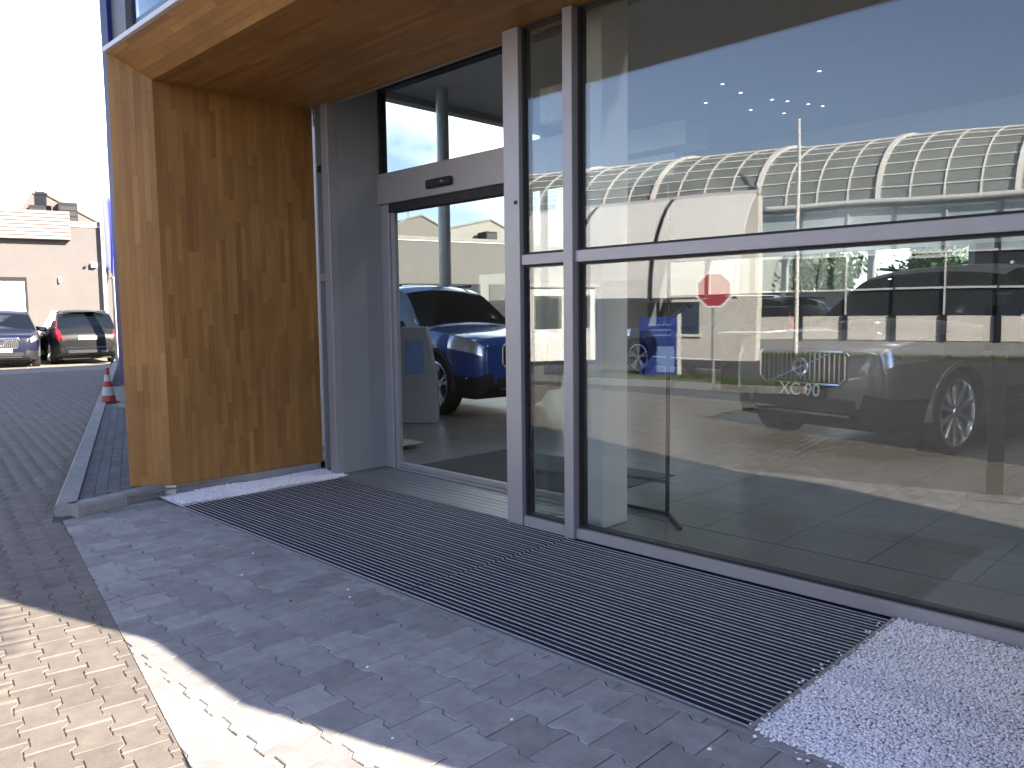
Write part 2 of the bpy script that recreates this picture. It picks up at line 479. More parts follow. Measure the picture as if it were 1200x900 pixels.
pav = MB().add([(-7.3, 1.8, -0.0065), (3.0, 0.0, -0.0065), (3.0, 2.70, -0.0065), (-7.3, 2.74, -0.0065)], [(0, 1, 2, 3)]).build('pavement', M['joint_dark'])
tag(pav, 'light grey interlocking paving in front of the ribbed entrance mat', kind='structure')
KF0, KFN = np.array([-6.97, 1.99]), np.array([-0.957, -0.290])
def clamp_pav(P):
    P = P.copy(); d = dline(P); m_ = d < 0.0015
    P[m_] += (0.0015 - d[m_])[:, None] * LINE_N
    P[:, 1] = np.minimum(P[:, 1], 2.685)
    d = (P - KF0) @ KFN; m_ = (d > -0.004) & (P[:, 1] > 1.7)
    P[m_] -= (d[m_] + 0.004)[:, None] * KFN
    return P
def reg_pav(c):
    if not (dline(c) > -0.15 and c[1] < 2.80 and c[0] < 1.5): return False
    if c[1] > 1.7 and (c - KF0) @ KFN > 0.09: return False      # keep clear of the kerb island on the left
    return True
paver_field(pav, 'paver_rest', 0.0, (-7.0, 1.0), reg_pav, clamp_pav, M['paver'], 0.0, (-8, 50), (-12, 20), 300, .212, .122, .096)

road = MB().add([(-60, -4.4, -0.0095), (-6.6, -4.4, -0.0095), (-6.6, -2.03, -0.0095), (4, 1.0, -0.0095), (4, 1.1, -0.0095), (-7.2, 2.0, -0.0095), (-32, 10.9, -0.0095), (-60, 20, -0.0095)], [(0, 1, 2, 3, 4, 5, 6, 7)]).build('road', M['sand'])
tag(road, 'driveway of darker interlocking blocks with sandy joints along the kerb', kind='structure')
def clamp_road(P):
    P = P.copy(); d = dline(P); m_ = (d > -0.0015) & (P[:, 0] > -7.1)
    P[m_] -= (d[m_] + 0.0015)[:, None] * LINE_N
    d = dkerb(P); m_ = (d > -0.006) & (P[:, 0] <= -6.9)
    P[m_] -= (d[m_] + 0.006)[:, None] * KERB_N
    return P
def reg_road(c):
    if c[0] > -6.5 and c[1] < -2.0 + (c[0] + 6.5) * 0.29: return False      # asphalt lane beyond
    if c[1] < -4.3 or c[0] > 4.0 or c[0] < -27: return False
    if c[0] > -6.95: return dline(c) < 0.11
    return dkerb(c) < 0.11
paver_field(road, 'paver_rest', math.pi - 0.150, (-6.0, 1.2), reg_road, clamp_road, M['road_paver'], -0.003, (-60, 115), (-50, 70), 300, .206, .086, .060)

# kerb round the raised block paving on the left
kerb = empty('kerb', (KERB_P[0], KERB_P[1], 0), kind='structure')
tag(kerb, 'pale concrete kerb round the dark block paving left of the wooden pier')
def kerb_stone(p0, p1, w, nrm, h=0.095):
    p0, p1, nrm = Vector((*p0, 0)), Vector((*p1, 0)), Vector((*nrm, 0))
    d = (p1 - p0); L_ = d.length; d.normalize()
    prof = [(0, -0.04), (0, h - 0.02), (0.02, h), (w, h), (w, -0.04)]
    b = MB(); b.prism(prof, p0 + d * 0.004 - kerb.location, nrm, (0, 0, 1), d, L_ - 0.008)
    o = b.build('kerb_stone', M['kerb'], kerb); return o
for k in range(26):
    a = KERB_P + KERB_D * k; b_ = KERB_P + KERB_D * (k + 1)
    kerb_stone(a, b_, 0.16, KERB_N)
F0, F1, F2 = np.array([-6.97, 1.99]), np.array([-7.10, 2.42]), np.array([-7.24, 2.80])
fd = (F1 - F0) / np.linalg.norm(F1 - F0); fn = np.array([-fd[1], fd[0]])
kerb_stone(F0, F1, 0.15, fn); fd2 = (F2 - F1) / np.linalg.norm(F2 - F1); kerb_stone(F1, F2, 0.15, np.array([-fd2[1], fd2[0]]), 0.092)
isl = MB().add([(-7.05, 2.0, 0.062), (-7.5, 6.0, 0.062), (-15.2, 6.0, 0.062), (-19.0, 7.2, 0.062), (-19.0, 6.2, 0.062), (-7.2, 2.06, 0.062)], [(0, 1, 2, 3, 4, 5)]).build('raised_pavement', M['sand'])
tag(isl, 'raised strip of dark rectangular block paving behind the kerb', kind='structure')
cand = []
ang = math.atan2(0.335, -0.942)
A = np.array([math.cos(ang), math.sin(ang)]); B = np.array([-A[1], A[0]]) * -1
for j in range(0, 40):
    for i in range(-8, 60):
        c = KERB_P + A * (0.2 * i + 0.1 * (j % 2) + 0.1) + B * (0.17 + 0.052 + 0.101 * j)
        front = (c - F0) @ fn
        if c[1] < 4.9 and c[0] > -17.5 and c[0] < -7.1 and front > 0.19: cand.append((c[0] ** 2 + c[1] ** 2, i, j, c))
cand.sort(key=lambda t: t[0])
rest = MB()
blk = MB(); blk.obox((-0.098 * A[0] - 0.0485 * B[0], -0.098 * A[1] - 0.0485 * B[1], 0.045), (*A, 0), (*B, 0), (0, 0, 1), 0.196, 0.097, 0.030)
blk_me = blk.mesh('paving_block', M['slab'])
for q, (d_, i, j, c) in enumerate(cand):
    z = RNG.normal(0, 0.001)
    if q < 300:
        o = link('paving_block', blk_me, isl); o.location = (c[0], c[1], z)
    else:
        rest.obox((c[0] - 0.098 * A[0] - 0.0485 * B[0], c[1] - 0.098 * A[1] - 0.0485 * B[1], 0.045 + z), (*A, 0), (*B, 0), (0, 0, 1), 0.196, 0.097, 0.030)
if rest.v: tag(rest.build('paving_block_rest', M['slab'], isl), kind='stuff')

# gravel strips: pebbles as real geometry
ICO = np.array([(0, -0.526, 0.851), (0, 0.526, 0.851), (0, -0.526, -0.851), (0, 0.526, -0.851), (-0.526, 0.851, 0), (0.526, 0.851, 0), (-0.526, -0.851, 0), (0.526, -0.851, 0), (0.851, 0, -0.526), (0.851, 0, 0.526), (-0.851, 0, -0.526), (-0.851, 0, 0.526)])
ICOF = np.array([(1, 11, 0), (1, 4, 11), (1, 5, 4), (1, 9, 5), (1, 0, 9), (0, 11, 6), (11, 4, 10), (4, 5, 3), (5, 9, 8), (9, 0, 7), (2, 7, 6), (2, 8, 7), (2, 3, 8), (2, 10, 3), (2, 6, 10), (6, 7, 0), (7, 8, 9), (8, 3, 5), (3, 10, 4), (10, 6, 11)])
def pebbles(name, x0, x1, y0, y1, z, sp, label, edge=None):
    nx, ny = int((x1 - x0) / sp), int((y1 - y0) / sp)
    gx, gy = np.meshgrid(np.arange(nx), np.arange(ny))
    P = np.stack([gx.ravel() * sp + x0 + sp / 2, gy.ravel() * sp + y0 + sp / 2], 1) + RNG.uniform(-0.45, 0.45, (nx * ny, 2)) * sp
    if edge is not None: P = np.concatenate([P, edge])
    n = len(P); sc = RNG.uniform(0.48, 0.90, (n, 3)) * sp * 1.08; sc[:, 2] *= 0.55
    rot = RNG.uniform(0, 2 * math.pi, n); tl = RNG.uniform(-0.4, 0.4, n)
    V = ICO[None] * RNG.uniform(0.8, 1.15, (n, 12, 1)) * sc[:, None]
    ct, st_ = np.cos(tl)[:, None], np.sin(tl)[:, None]
    y_, z_ = V[..., 1] * ct - V[..., 2] * st_, V[..., 1] * st_ + V[..., 2] * ct
    c_, s_ = np.cos(rot)[:, None], np.sin(rot)[:, None]
    X, Y = V[..., 0] * c_ - y_ * s_, V[..., 0] * s_ + y_ * c_
    heap = 0.006 * np.sin(P[:, 0] * 5.1 + 1) * np.sin(P[:, 1] * 6.3) + RNG.normal(0, 0.0022, n)
    V = np.stack([X + P[:, :1], Y + P[:, 1:], z_ + z + heap[:, None]], -1).reshape(-1, 3)
    F = (ICOF[None] + (np.arange(n) * 12)[:, None, None]).reshape(-1, 3)
    o = big_mesh(name, V, [F], M['gravel']); tag(o, label, kind='stuff')
bed = MB().add([(-1.44, 2.70, -0.004), (-0.3, 2.70, -0.004), (-0.3, 4.25, -0.004), (-1.44, 4.25, -0.004)], [(0, 1, 2, 3)])
bed.add([(-7.3, 2.72, -0.004), (-6.71, 2.72, -0.004), (-6.71, 4.46, -0.004), (-7.3, 4.46, -0.004)], [(0, 1, 2, 3)])
tag(bed.build('gravel_bed', M['gravel_bed']), 'grey grit bed under the white decorative pebbles', kind='structure')
STRAY = np.concatenate([np.stack([-1.435 - np.abs(RNG.normal(0, .03, 14)), RNG.uniform(2.72, 4.2, 14)], 1), np.stack([RNG.uniform(-1.4, -.35, 26), 2.70 - np.abs(RNG.normal(0, .03, 26))], 1), np.stack([RNG.uniform(-5.0, -1.2, 9), RNG.uniform(1.5, 2.6, 9)], 1)])
pebbles('gravel', -1.425, -0.32, 2.70, 4.235, 0.006, 0.0115, 'white decorative pebbles at the right end of the entrance mat', STRAY)
pebbles('gravel', -7.20, -6.73, 2.74, 4.42, 0.006, 0.0135, 'narrow strip of white pebbles between the wooden pier and the mat')
def grit(P, size, m, label):
    n = len(P); V = ICO[None] * RNG.uniform(.6, 1.3, (n, 12, 1)) * RNG.uniform(.5, 1.2, (n, 1, 1)) * size
    V = V * np.array([1, 1, .5]); V[..., 0] += P[:, :1]; V[..., 1] += P[:, 1:2]; V[..., 2] += .001
    tag(big_mesh('sand', V.reshape(-1, 3), [(ICOF[None] + (np.arange(n) * 12)[:, None, None]).reshape(-1, 3)], m), label, kind='stuff')
t_ = np.concatenate([np.abs(RNG.normal(0, 1.6, 1500)), RNG.normal(1.2, .25, 700), RNG.normal(2.6, .3, 500)])
off = np.abs(RNG.normal(0, .07, len(t_))) * RNG.uniform(.2, 1.3, len(t_)) + .006
grit(KERB_P[None] + KERB_D[None] * t_[:, None] - KERB_N[None] * off[:, None], .0065, M['sand'], 'loose sand swept against the foot of the kerb')
edg = empty('edging', (-1.44, 2.7, 0), kind='structure'); tag(edg, 'thin concrete edging round the entrance mat and gravel')
MB().box(0.005, 0.025, 0.0, 1.54, -0.02, 0.012).build('edging_strip', M['kerb'], edg)
MB().box(-5.27, 1.1, -0.025, -0.005, -0.02, 0.004).build('edging_strip', M['kerb'], edg)

# ------------------------------------------------------------------ entrance mats
def entrance_mat(x0, x1, y0, y1, label):
    t = empty('entrance_mat', (x0, y0, 0), label, 'entrance mat', 'ribbed entrance mats at the glass front')
    L_ = x1 - x0
    box('tray', 0, L_, 0, y1 - y0, -0.016, -0.011, M['dark'], t)
    pitch = 0.0400
    plain = MB(); plain.mi = 0
    plain.add([(0.003, 0.0, -0.010), (0.003, 0.0, -0.0005), (0.003, 0.001, 0.0008), (0.003, 0.0040, 0.0008), (0.003, 0.005, -0.0005), (0.003, 0.005, -0.010),
               (L_ - 0.003, 0.0, -0.010), (L_ - 0.003, 0.0, -0.0005), (L_ - 0.003, 0.001, 0.0008), (L_ - 0.003, 0.0040, 0.0008), (L_ - 0.003, 0.005, -0.0005), (L_ - 0.003, 0.005, -0.010)],
              [(k, (k + 1) % 6, 6 + (k + 1) % 6, 6 + k) for k in range(6)] + [(5, 4, 3, 2, 1, 0), (6, 7, 8, 9, 10, 11)])
    brush = MB(); brush.v = list(plain.v); brush.f = list(plain.f); brush.m = list(plain.m)
    plain.mi = 1; plain.box(0.003, L_ - 0.003, 0.0065, 0.0398, -0.0105, -0.0012)
    brush.mi = 1; brush.box(0.003, L_ - 0.003, 0.0065, 0.0398, -0.0105, -0.0035)
    x = 0.016
    while x < L_ - 0.03:
        brush.add([(x, 0.012, -0.0035), (x + 0.010, 0.012, -0.0035), (x + 0.010, 0.034, -0.0035), (x, 0.034, -0.0035), (x + 0.0035, 0.018, 0.0012), (x + 0.0065, 0.018, 0.0012), (x + 0.0065, 0.028, 0.0012), (x + 0.0035, 0.028, 0.0012)],
                  [(4, 5, 6, 7), (0, 1, 5, 4), (1, 2, 6, 5), (2, 3, 7, 6), (3, 0, 4, 7)])
        x += 0.0145
    mp_, mb_ = plain.mesh('slat', [M['mat_alu'], M['mat_rubber']]), brush.mesh('slat', [M['mat_alu'], M['mat_brush']])
    n = int((y1 - y0) / pitch)
    for k in range(n):
        o = link('slat', mp_ if k % 2 else mb_, t); o.location = (random.uniform(-0.002, 0.002), 0.004 + k * (y1 - y0 - 0.012) / n, random.uniform(-0.0006, 0.0006))
    return t
entrance_mat(-6.71, -3.651, 2.72, 4.93, 'dark ribbed metal entrance mat running up to the sliding door')
entrance_mat(-3.649, -1.445, 2.72, 4.235, 'dark ribbed metal entrance mat between the glass pane and the white pebbles')

# ------------------------------------------------------------------ wooden portal
IX0, IX1 = -7.22, -0.32              # inner faces
OX0, OX1 = -7.46, -0.20              # outer front corners
YI, YO, YB = 2.85, 2.57, 4.42        # inner front edge, outer front edge, back
ZI, ZO, ZB = 3.66, 3.89, 0.08
portal = empty('wooden_portal', (-7.3, 2.85, 0), 'oak clad portal with splayed pier and fascia framing the glass entrance', 'portal')
PO = Vector(portal.location)
planks = []          # (priority, verts of 8 corners, material)
def plank_face(o, U, V, N, lu, lv, width, lmin, lmax, m, prio, shear0=0.0, shear1=0.0):
    """strips along V (length lv), side by side along U; shear: extra start/end per U"""
    o, U, V, N = Vector(o), Vector(U).normalized(), Vector(V).normalized(), Vector(N).normalized()
    n = max(1, round(lu / width)); w = lu / n
    for i in range(n):
        s = shear0 * (i + 0.5) * w; e = lv + shear1 * (i + 0.5) * w
        pos = s; first = True
        while pos < e - 1e-4:
            L_ = random.uniform(lmin, lmax) * (random.random() if first else 1); first = False
            L_ = max(L_, 0.08)
            if e - (pos + L_) < 0.1: L_ = e - pos
            d = random.uniform(0.0, 0.0012)
            g = 0.0005
            a0, a1, b0, b1 = i * w + g, (i + 1) * w - g, pos + g, pos + L_ - g
            sl0 = shear0 * w * 0.5 if pos == s else 0; sl1 = shear1 * w * 0.5 if abs(pos + L_ - e) < 1e-6 else 0
            q = [o + U * a0 + V * (b0 - sl0), o + U * a1 + V * (b0 + sl0), o + U * a1 + V * (b1 + sl1), o + U * a0 + V * (b1 - sl1)]
            c = sum(q, Vector()) / 4
            vs = [p + N * d for p in q] + [p - N * 0.018 for p in q]
            planks.append((prio(c), vs, m)); pos += L_
dist = lambda c: (c - Vector((0, 0, 1.6))).length
# left pier: inner face (normal +x), strips vertical
plank_face((IX0, YI, ZB), (0, 1, 0), (0, 0, 1), (1, 0, 0), YB - YI, ZI - ZB, 0.050, 0.28, 0.62, M['wood_z'], lambda c: 0 + dist(c) * 0.01)
# left pier splayed front
sp = Vector((IX0 - OX0, YI - YO, 0)); ls = sp.length; sn = Vector((sp.y, -sp.x, 0)).normalized()
plank_face((OX0, YO, ZB), sp, (0, 0, 1), sn, ls, ZO - ZB, 0.052, 0.35, 0.8, M['wood_z'], lambda c: -1, 0.0, -(ZO - ZI) / ls)
# soffit (normal -z), strips along x
plank_face((IX0, YI, ZI), (0, 1, 0), (1, 0, 0), (0, 0, -1), YB - YI, IX1 - IX0, 0.055, 0.5, 1.0, M['wood_x'], lambda c: 3 + dist(c))
# splayed fascia: from outer top edge to inner edge
fv = Vector((0, YI - YO, ZI - ZO)); lf = fv.length; fnv = Vector((0, -(ZO - ZI), -(YI - YO))).normalized()
plank_face((OX0, YO, ZO), fv, (1, 0, 0), fnv, lf, OX1 - OX0, 0.052, 0.5, 1.1, M['wood_x'], lambda c: 1 + dist(c) * 0.1, (IX0 - OX0) / lf, -(OX1 - IX1) / lf)
# right pier (outside the frame)
sp2 = Vector((IX1 - OX1, YI - YO, 0)); sn2 = Vector((-sp2.y, sp2.x, 0)).normalized()
if sn2.y > 0: sn2 = -sn2
plank_face((OX1, YO, ZB), sp2, (0, 0, 1), sn2, sp2.length, ZO - ZB, 0.052, 0.35, 0.8, M['wood_z'], lambda c: 99, 0.0, -(ZO - ZI) / ls)
plank_face((IX1, YI, ZB), (0, 1, 0), (0, 0, 1), (-1, 0, 0), YB - YI - 0.2, ZI - ZB, 0.050, 0.35, 0.75, M['wood_z'], lambda c: 99)
planks.sort(key=lambda t: t[0])
HEX = [(0, 1, 2, 3), (7, 6, 5, 4), (4, 5, 1, 0), (5, 6, 2, 1), (6, 7, 3, 2), (7, 4, 0, 3)]
restz, restx = MB(), MB()
for q, (pr_, vs, m) in enumerate(planks):
    vs = [v - PO for v in vs]
    if q < 300:
        MB().add(vs, HEX).build('plank', m, portal)
    else:
        (restz if m is M['wood_z'] else restx).add(vs, HEX)
tag(restz.build('plank_upright_rest', M['wood_z'], portal), kind='stuff')
tag(restx.build('plank_level_rest', M['wood_x'], portal), kind='stuff')
def pbox(name, x0, x1, y0, y1, z0, z1, m, bev=0.0):
    return box(name, x0 - PO.x, x1 - PO.x, y0 - PO.y, y1 - PO.y, z0 - PO.z, z1 - PO.z, m, portal, bev)
# cores behind the planks, dark back of the joints
core = MB()
core.prism([(OX0 - 0.02, YO + 0.03), (IX0 - 0.022, YI + 0.02), (IX0 - 0.022, YB), (OX0 - 0.02, YB)], -PO + Vector((0, 0, ZB)), (1, 0, 0), (0, 1, 0), (0, 0, 1), ZI - ZB)
core.prism([(OX1 + 0.02, YO + 0.03), (IX1 + 0.022, YI + 0.02), (IX1 + 0.022, YB - 0.2), (OX1 + 0.02, YB - 0.2)], -PO + Vector((0, 0, ZB)), (1, 0, 0), (0, 1, 0), (0, 0, 1), ZI - ZB)
core.prism([(YO + 0.03, ZO - 0.012), (YI + 0.03, ZI + 0.022), (YB, ZI + 0.022), (YB, ZO - 0.012)], -PO + Vector((OX0, 0, 0)), (0, 1, 0), (0, 0, 1), (1, 0, 0), OX1 - OX0)
core.build('core', M['dark'], portal)
pbox('flashing', OX0 - 0.03, OX1 + 0.03, YO - 0.03, YB + 0.3, ZO - 0.008, ZO + 0.035, M['flash'], 0.004)
pbox('side_cladding', OX0 - 0.06, OX0 - 0.022, YO + 0.03, YB, ZB + 0.02, ZO - 0.01, M['blue_clad'])
pbox('skirting', IX0 - 0.03, IX0 - 0.006, YI + 0.02, YB - 0.02, 0.0, ZB - 0.004, M['skirt'])
pl = MB().obox(Vector((OX0 + 0.05, YO + 0.075, -0.0)) - PO, sp.normalized(), Vector((-sp.y, sp.x, 0)).normalized(), (0, 0, 1), ls - 0.06, 0.2, ZB - 0.003)
pl.build('plinth', M['white'], portal)
pbox('plinth', IX1 + 0.03, OX1, YI + 0.05, YB - 0.3, 0.0, ZB - 0.003, M['white'])

# ------------------------------------------------------------------ showroom building
sh = empty('showroom_building', (-4.0, 4.25, 0), 'tall glass fronted car showroom with grey frames and sliding entrance door', 'building')
SO = Vector(sh.location)
def sbox(name, x0, x1, y0, y1, z0, z1, m, bev=0.0, parent=None):
    return box(name, x0 - SO.x, x1 - SO.x, y0 - SO.y, y1 - SO.y, z0, z1, m, parent or sh, bev)
GY = 4.25
XW, XE, YF, YN, HT, CEIL = -14.25, 6.8, 5.0, 21.0, 8.0, 6.3
fl = box('floor', XW + 0.25, XE - 0.3, 4.30, YN - 0.2, -0.02, 0.0, M['floor']); tag(fl, 'glossy grey tiled floor of the showroom', kind='structure')
# tiles: joints cut by laying tiles as pieces near the glass
tile = MB().box(-0.297, 0.297, -0.297, 0.297, 0.0, 0.004).mesh('floor_tile', M['floor'])
tq = []
for i in range(-24, 12):
    for j in range(0, 28):
        x, y = i * 0.6 + 0.2, 5.35 + j * 0.6
        if XW + 0.6 < x < XE - 0.7 and y < YN - 0.6: tq.append((x * x + y * y, x, y))
tq.sort(); rt = MB()
for q, (d_, x, y) in enumerate(tq):
    if q < 260: o = link('floor_tile', tile, fl); o.location = (x, y, 0.0)
    else: rt.box(x - 0.297, x + 0.297, y - 0.297, y + 0.297, 0.0, 0.004)
tag(rt.build('floor_tile_rest', M['floor'], fl), kind='stuff')

# main glazing at y = 4.25 (right of the door)
sbox('post', -4.285, -4.125, GY - 0.02, GY + 0.13, 0.0, 3.655, M['alu'], 0.003)
sbox('mullion', -3.685, -3.60, GY - 0.04, GY + 0.11, 0.0, 3.655, M['alu'], 0.003)
sbox('transom', -4.124, -3.686, GY - 0.005, GY + 0.095, 1.955, 2.03, M['alu'], 0.003)
sbox('transom', -3.599, -0.30, GY - 0.015, GY + 0.095, 1.95, 2.03, M['alu'], 0.003)
sbox('sill', -4.124, -3.686, GY - 0.005, GY + 0.095, 0.0, 0.075, M['alu'], 0.003)
sbox('sill', -3.599, -0.30, GY - 0.015, GY + 0.10, 0.0, 0.075, M['alu'], 0.003)
sbox('lock', -4.172, -4.148, GY - 0.027, GY - 0.0205, 2.40, 2.425, M['alu_dark'])
for zq in (0.25, 1.1, 2.9, 3.5): sbox('screw', -4.262, -4.252, GY - 0.0225, GY - 0.0203, zq, zq + 0.01, M['steel'])
def pane(x0, x1, z0, z1, y=GY + 0.035, tilt=0.0, gask=0.022):
    b = MB(); n = len(b.v)
    dy = math.tan(tilt) * (z1 - z0) / 2
    for yy in (y, y + 0.024):
        b.v += [(x0 - SO.x, yy - dy - SO.y, z0), (x1 - SO.x, yy - dy - SO.y, z0), (x1 - SO.x, yy + dy - SO.y, z1), (x0 - SO.x, yy + dy - SO.y, z1)]
    b.f = [(0, 1, 2, 3), (7, 6, 5, 4), (0, 4, 5, 1), (1, 5, 6, 2), (2, 6, 7, 3), (3, 7, 4, 0)]; b.m = [0] * 6
    o = b.build('window_pane', M['glass'], sh)
    g = MB(); y0 = y - 0.012 - SO.y; y1 = y + 0.055 - SO.y; a, c = x0 - SO.x, x1 - SO.x
    g.box(a - 0.001, a + gask, y0, y1, z0, z1); g.box(c - gask, c + 0.001, y0, y1, z0, z1)
    g.box(a + gask, c - gask, y0, y1, z0, z0 + gask * 0.7); g.box(a + gask, c - gask, y0, y1, z1 - gask * 0.7, z1)
    g.build('gasket', M['alu_dark'], o)
    return o
TILT = R(0.0)
pane(-4.123, -3.687, 0.077, 1.953, tilt=TILT); pane(-4.123, -3.687, 2.032, 3.655)
pane(-3.598, -0.30, 0.077, 1.948, tilt=TILT); pane(-3.598, -0.30, 2.032, 3.655)
# recess: left return, narrow front glazing by the pier
sbox('return_panel', -6.95, -6.861, 4.46, 5.06, 0.0, 3.90, M['panel_grey'], 0.003)
sbox('corner_mullion', -6.965, -6.855, 4.36, 4.458, 0.0, 3.72, M['alu'], 0.003)
sbox('mullion', -7.205, -7.188, 4.435, 4.52, 0.0, 3.72, M['alu'], 0.003)
sbox('mullion', -7.04, -6.97, 4.40, 4.50, 0.0, 3.72, M['alu'], 0.003)
sbox('transom', -7.187, -7.041, 4.44, 4.50, 1.95, 2.03, M['alu'])
sbox('window_pane', -7.187, -7.041, 4.51, 4.525, 0.0, 3.72, M['glass_side'])
sbox('transom', -7.187, -7.041, 4.44, 4.50, 3.05, 3.11, M['alu_dark'])
sbox('recess_ceiling', -6.86, -4.10, 4.425, 5.0, 3.90, 3.96, M['panel_grey'])
sbox('recess_fascia', -7.2, -4.125, 4.424, 4.46, 3.662, 3.90, M['panel_grey'])
# door: header, upper window, frame, leaf
DY = 4.98
door = sbox('header', -6.858, -4.13, DY - 0.05, DY + 0.14, 2.73, 3.035, M['alu'], 0.004)
sbox('header_track', -6.70, -4.13, DY - 0.02, DY + 0.10, 2.645, 2.728, M['alu_dark'])
sn_ = MB().box(-6.02 - SO.x, -5.66 - SO.x, DY - 0.095 - SO.y, DY - 0.05 - SO.y, 2.795, 2.875).build('door_sensor', M['dark'], sh, 0.012)
MB().box(-5.79 - SO.x, -5.745 - SO.x, DY - 0.098 - SO.y, DY - 0.094 - SO.y, 2.83, 2.845).build('lens', M['lamp'], sn_)
sbox('top_frame', -6.858, -4.13, DY - 0.02, DY + 0.08, 3.87, 3.90, M['alu_dark'])
sbox('window_frame', -6.858, -6.835, DY - 0.01, DY + 0.08, 3.036, 3.869, M['alu_dark'])
o = sbox('upper_window', -6.835, -4.13, DY + 0.02, DY + 0.04, 3.036, 3.869, M['glass_door'])
sbox('door_jamb', -6.858, -6.72, DY - 0.01, DY + 0.10, 0.0, 2.729, M['alu'], 0.003)
lf_ = sbox('sliding_door', -6.66, -4.14, DY + 0.03, DY + 0.045, 0.06, 2.64, M['glass_door'])
for nm, a in (('door_stile', (-6.715, -6.66, DY + 0.015, DY + 0.065, 0.012, 2.64)), ('door_stile', (-4.20, -4.141, DY + 0.015, DY + 0.065, 0.012, 2.64)), ('door_rail', (-6.659, -4.201, DY + 0.015, DY + 0.065, 0.012, 0.06))):
    sbox(nm, *a, M['alu'], 0.002, lf_)
sbox('threshold', -6.72, -4.13, DY - 0.035, DY + 0.12, -0.01, 0.011, M['steel'], 0.003)
sbox('return_glazing', -4.20, -4.18, GY + 0.135, DY - 0.055, 0.0, 3.9, M['glass_side'])
# inner door mat
im = box('door_carpet', -6.6, -4.3, 5.12, 6.55, 0.0042, 0.012, mat('carpet', (0.035, 0.034, 0.034), 0.95, var=0.4, nscale=90, bump=0.6, bscale=400)); tag(im, 'dark grey carpet mat inside the sliding door', 'carpet mat')
# shell: front walls, east, roof, ceiling, upper storey
W_ = M['panel_grey']
sbox('front_wall', -0.04, XE, YF, YF + 0.25, 0.0, HT, W_)
sbox('front_wall', -13.3, -7.60, YF, YF + 0.2, 0.0, 3.75, W_)
sbox('side_wall', XE - 0.25, XE, YF + 0.251, YN, 0.0, HT, W_)
sbox('roof', XW - 0.02, XE + 0.02, YF - 0.02, YN + 0.02, HT, HT + 0.2, M['flash'])
sbox('ceiling', XW + 0.3, XE - 0.3, 5.15, YN - 0.25, CEIL, CEIL + 0.08, M['ceil'])
sbox('canopy_deck', -7.2, XE - 0.3, 4.27, 5.1, 3.97, 4.03, M['panel_grey'])
sbox('corner_cladding', XW - 0.12, XW + 0.20, YF - 0.12, YF + 0.35, 0.50, HT, M['blue_clad'], 0.01)
sbox('corner_base', XW - 0.06, XW + 0.18, YF - 0.06, YF + 0.3, 0.0, 0.499, M['steel'])
sbox('corner_column', XW + 0.201, XW + 0.80, YF - 0.05, YF + 0.12, 3.9, HT, M['slate'])
x = XW + 0.801
for k, w in enumerate((2.6, 2.6, 2.6, 2.6, 2.6, 2.6)):
    o = sbox('upper_pane', x + 0.06, x + w, YF + 0.03, YF + 0.05, 3.9, HT - 0.2, M['glass_tint'])
    sbox('mullion', x + w, x + w + 0.06, YF - 0.02, YF + 0.1, 3.9, HT - 0.2, M['alu'], 0.0)
    x += w
sbox('upper_edge', XW + 0.80, -0.04, YF - 0.02, YF + 0.12, HT - 0.2, HT, M['panel_grey'])
# upper storey roof trusses seen through the glass
tr_ = MB()
for k in range(5):
    y = 6.4 + k * 2.6
    tr_.tube((XW + 0.5 - SO.x, y - SO.y, 7.6), (-1 - SO.x, y - SO.y, 7.6), 0.07, n=6)
    tr_.tube((XW + 0.5 - SO.x, y - SO.y, 6.55), (-1 - SO.x, y - SO.y, 6.55), 0.07, n=6)
    for q in range(9):
        xa = XW + 0.6 + q * 1.5 - SO.x
        tr_.tube((xa, y - SO.y, 6.55), (xa + 0.75, y - SO.y, 7.6), 0.045, n=6); tr_.tube((xa + 0.75, y - SO.y, 7.6), (xa + 1.5, y - SO.y, 6.55), 0.045, n=6)
tr_.build('roof_truss', M['steel'], sh)
# west glazing (x = XW) : mullions, panes, parapet
ys = [YF + 0.36, 8.7, 12.05, 15.4, 18.7, YN]
for k in range(len(ys) - 1):
    o = sbox('west_pane', XW + 0.10, XW + 0.12, ys[k] + 0.07, ys[k + 1] - 0.07, 0.08, 6.15, M['glass_side']) if k < 4 else sbox('west_wall', XW + 0.10, XW + 0.2, ys[k] + 0.07, ys[k + 1] - 0.07, 0.08, 6.15, M['int_wall'])
    sbox('mullion', XW + 0.06, XW + 0.2, ys[k + 1] - 0.069, ys[k + 1] + 0.069, 0.0, 6.15, M['alu'])
    sbox('sill', XW + 0.05, XW + 0.2, ys[k] + 0.07, ys[k + 1] - 0.07, 0.0, 0.079, M['alu'])
    o = sbox('upper_pane', XW + 0.10, XW + 0.12, ys[k] + 0.07, ys[k + 1] - 0.07, 6.55, HT - 0.2, M['glass_tint'])
    sbox('mullion', XW + 0.06, XW + 0.2, ys[k + 1] - 0.069, ys[k + 1] + 0.069, 6.55, HT - 0.2, M['alu'])
sbox('west_band', XW + 0.02, XW + 0.3, YF + 0.351, YN, 6.151, 6.549, W_)
sbox('west_band', XW + 0.02, XW + 0.3, YF + 0.351, YN, HT - 0.199, HT, W_)
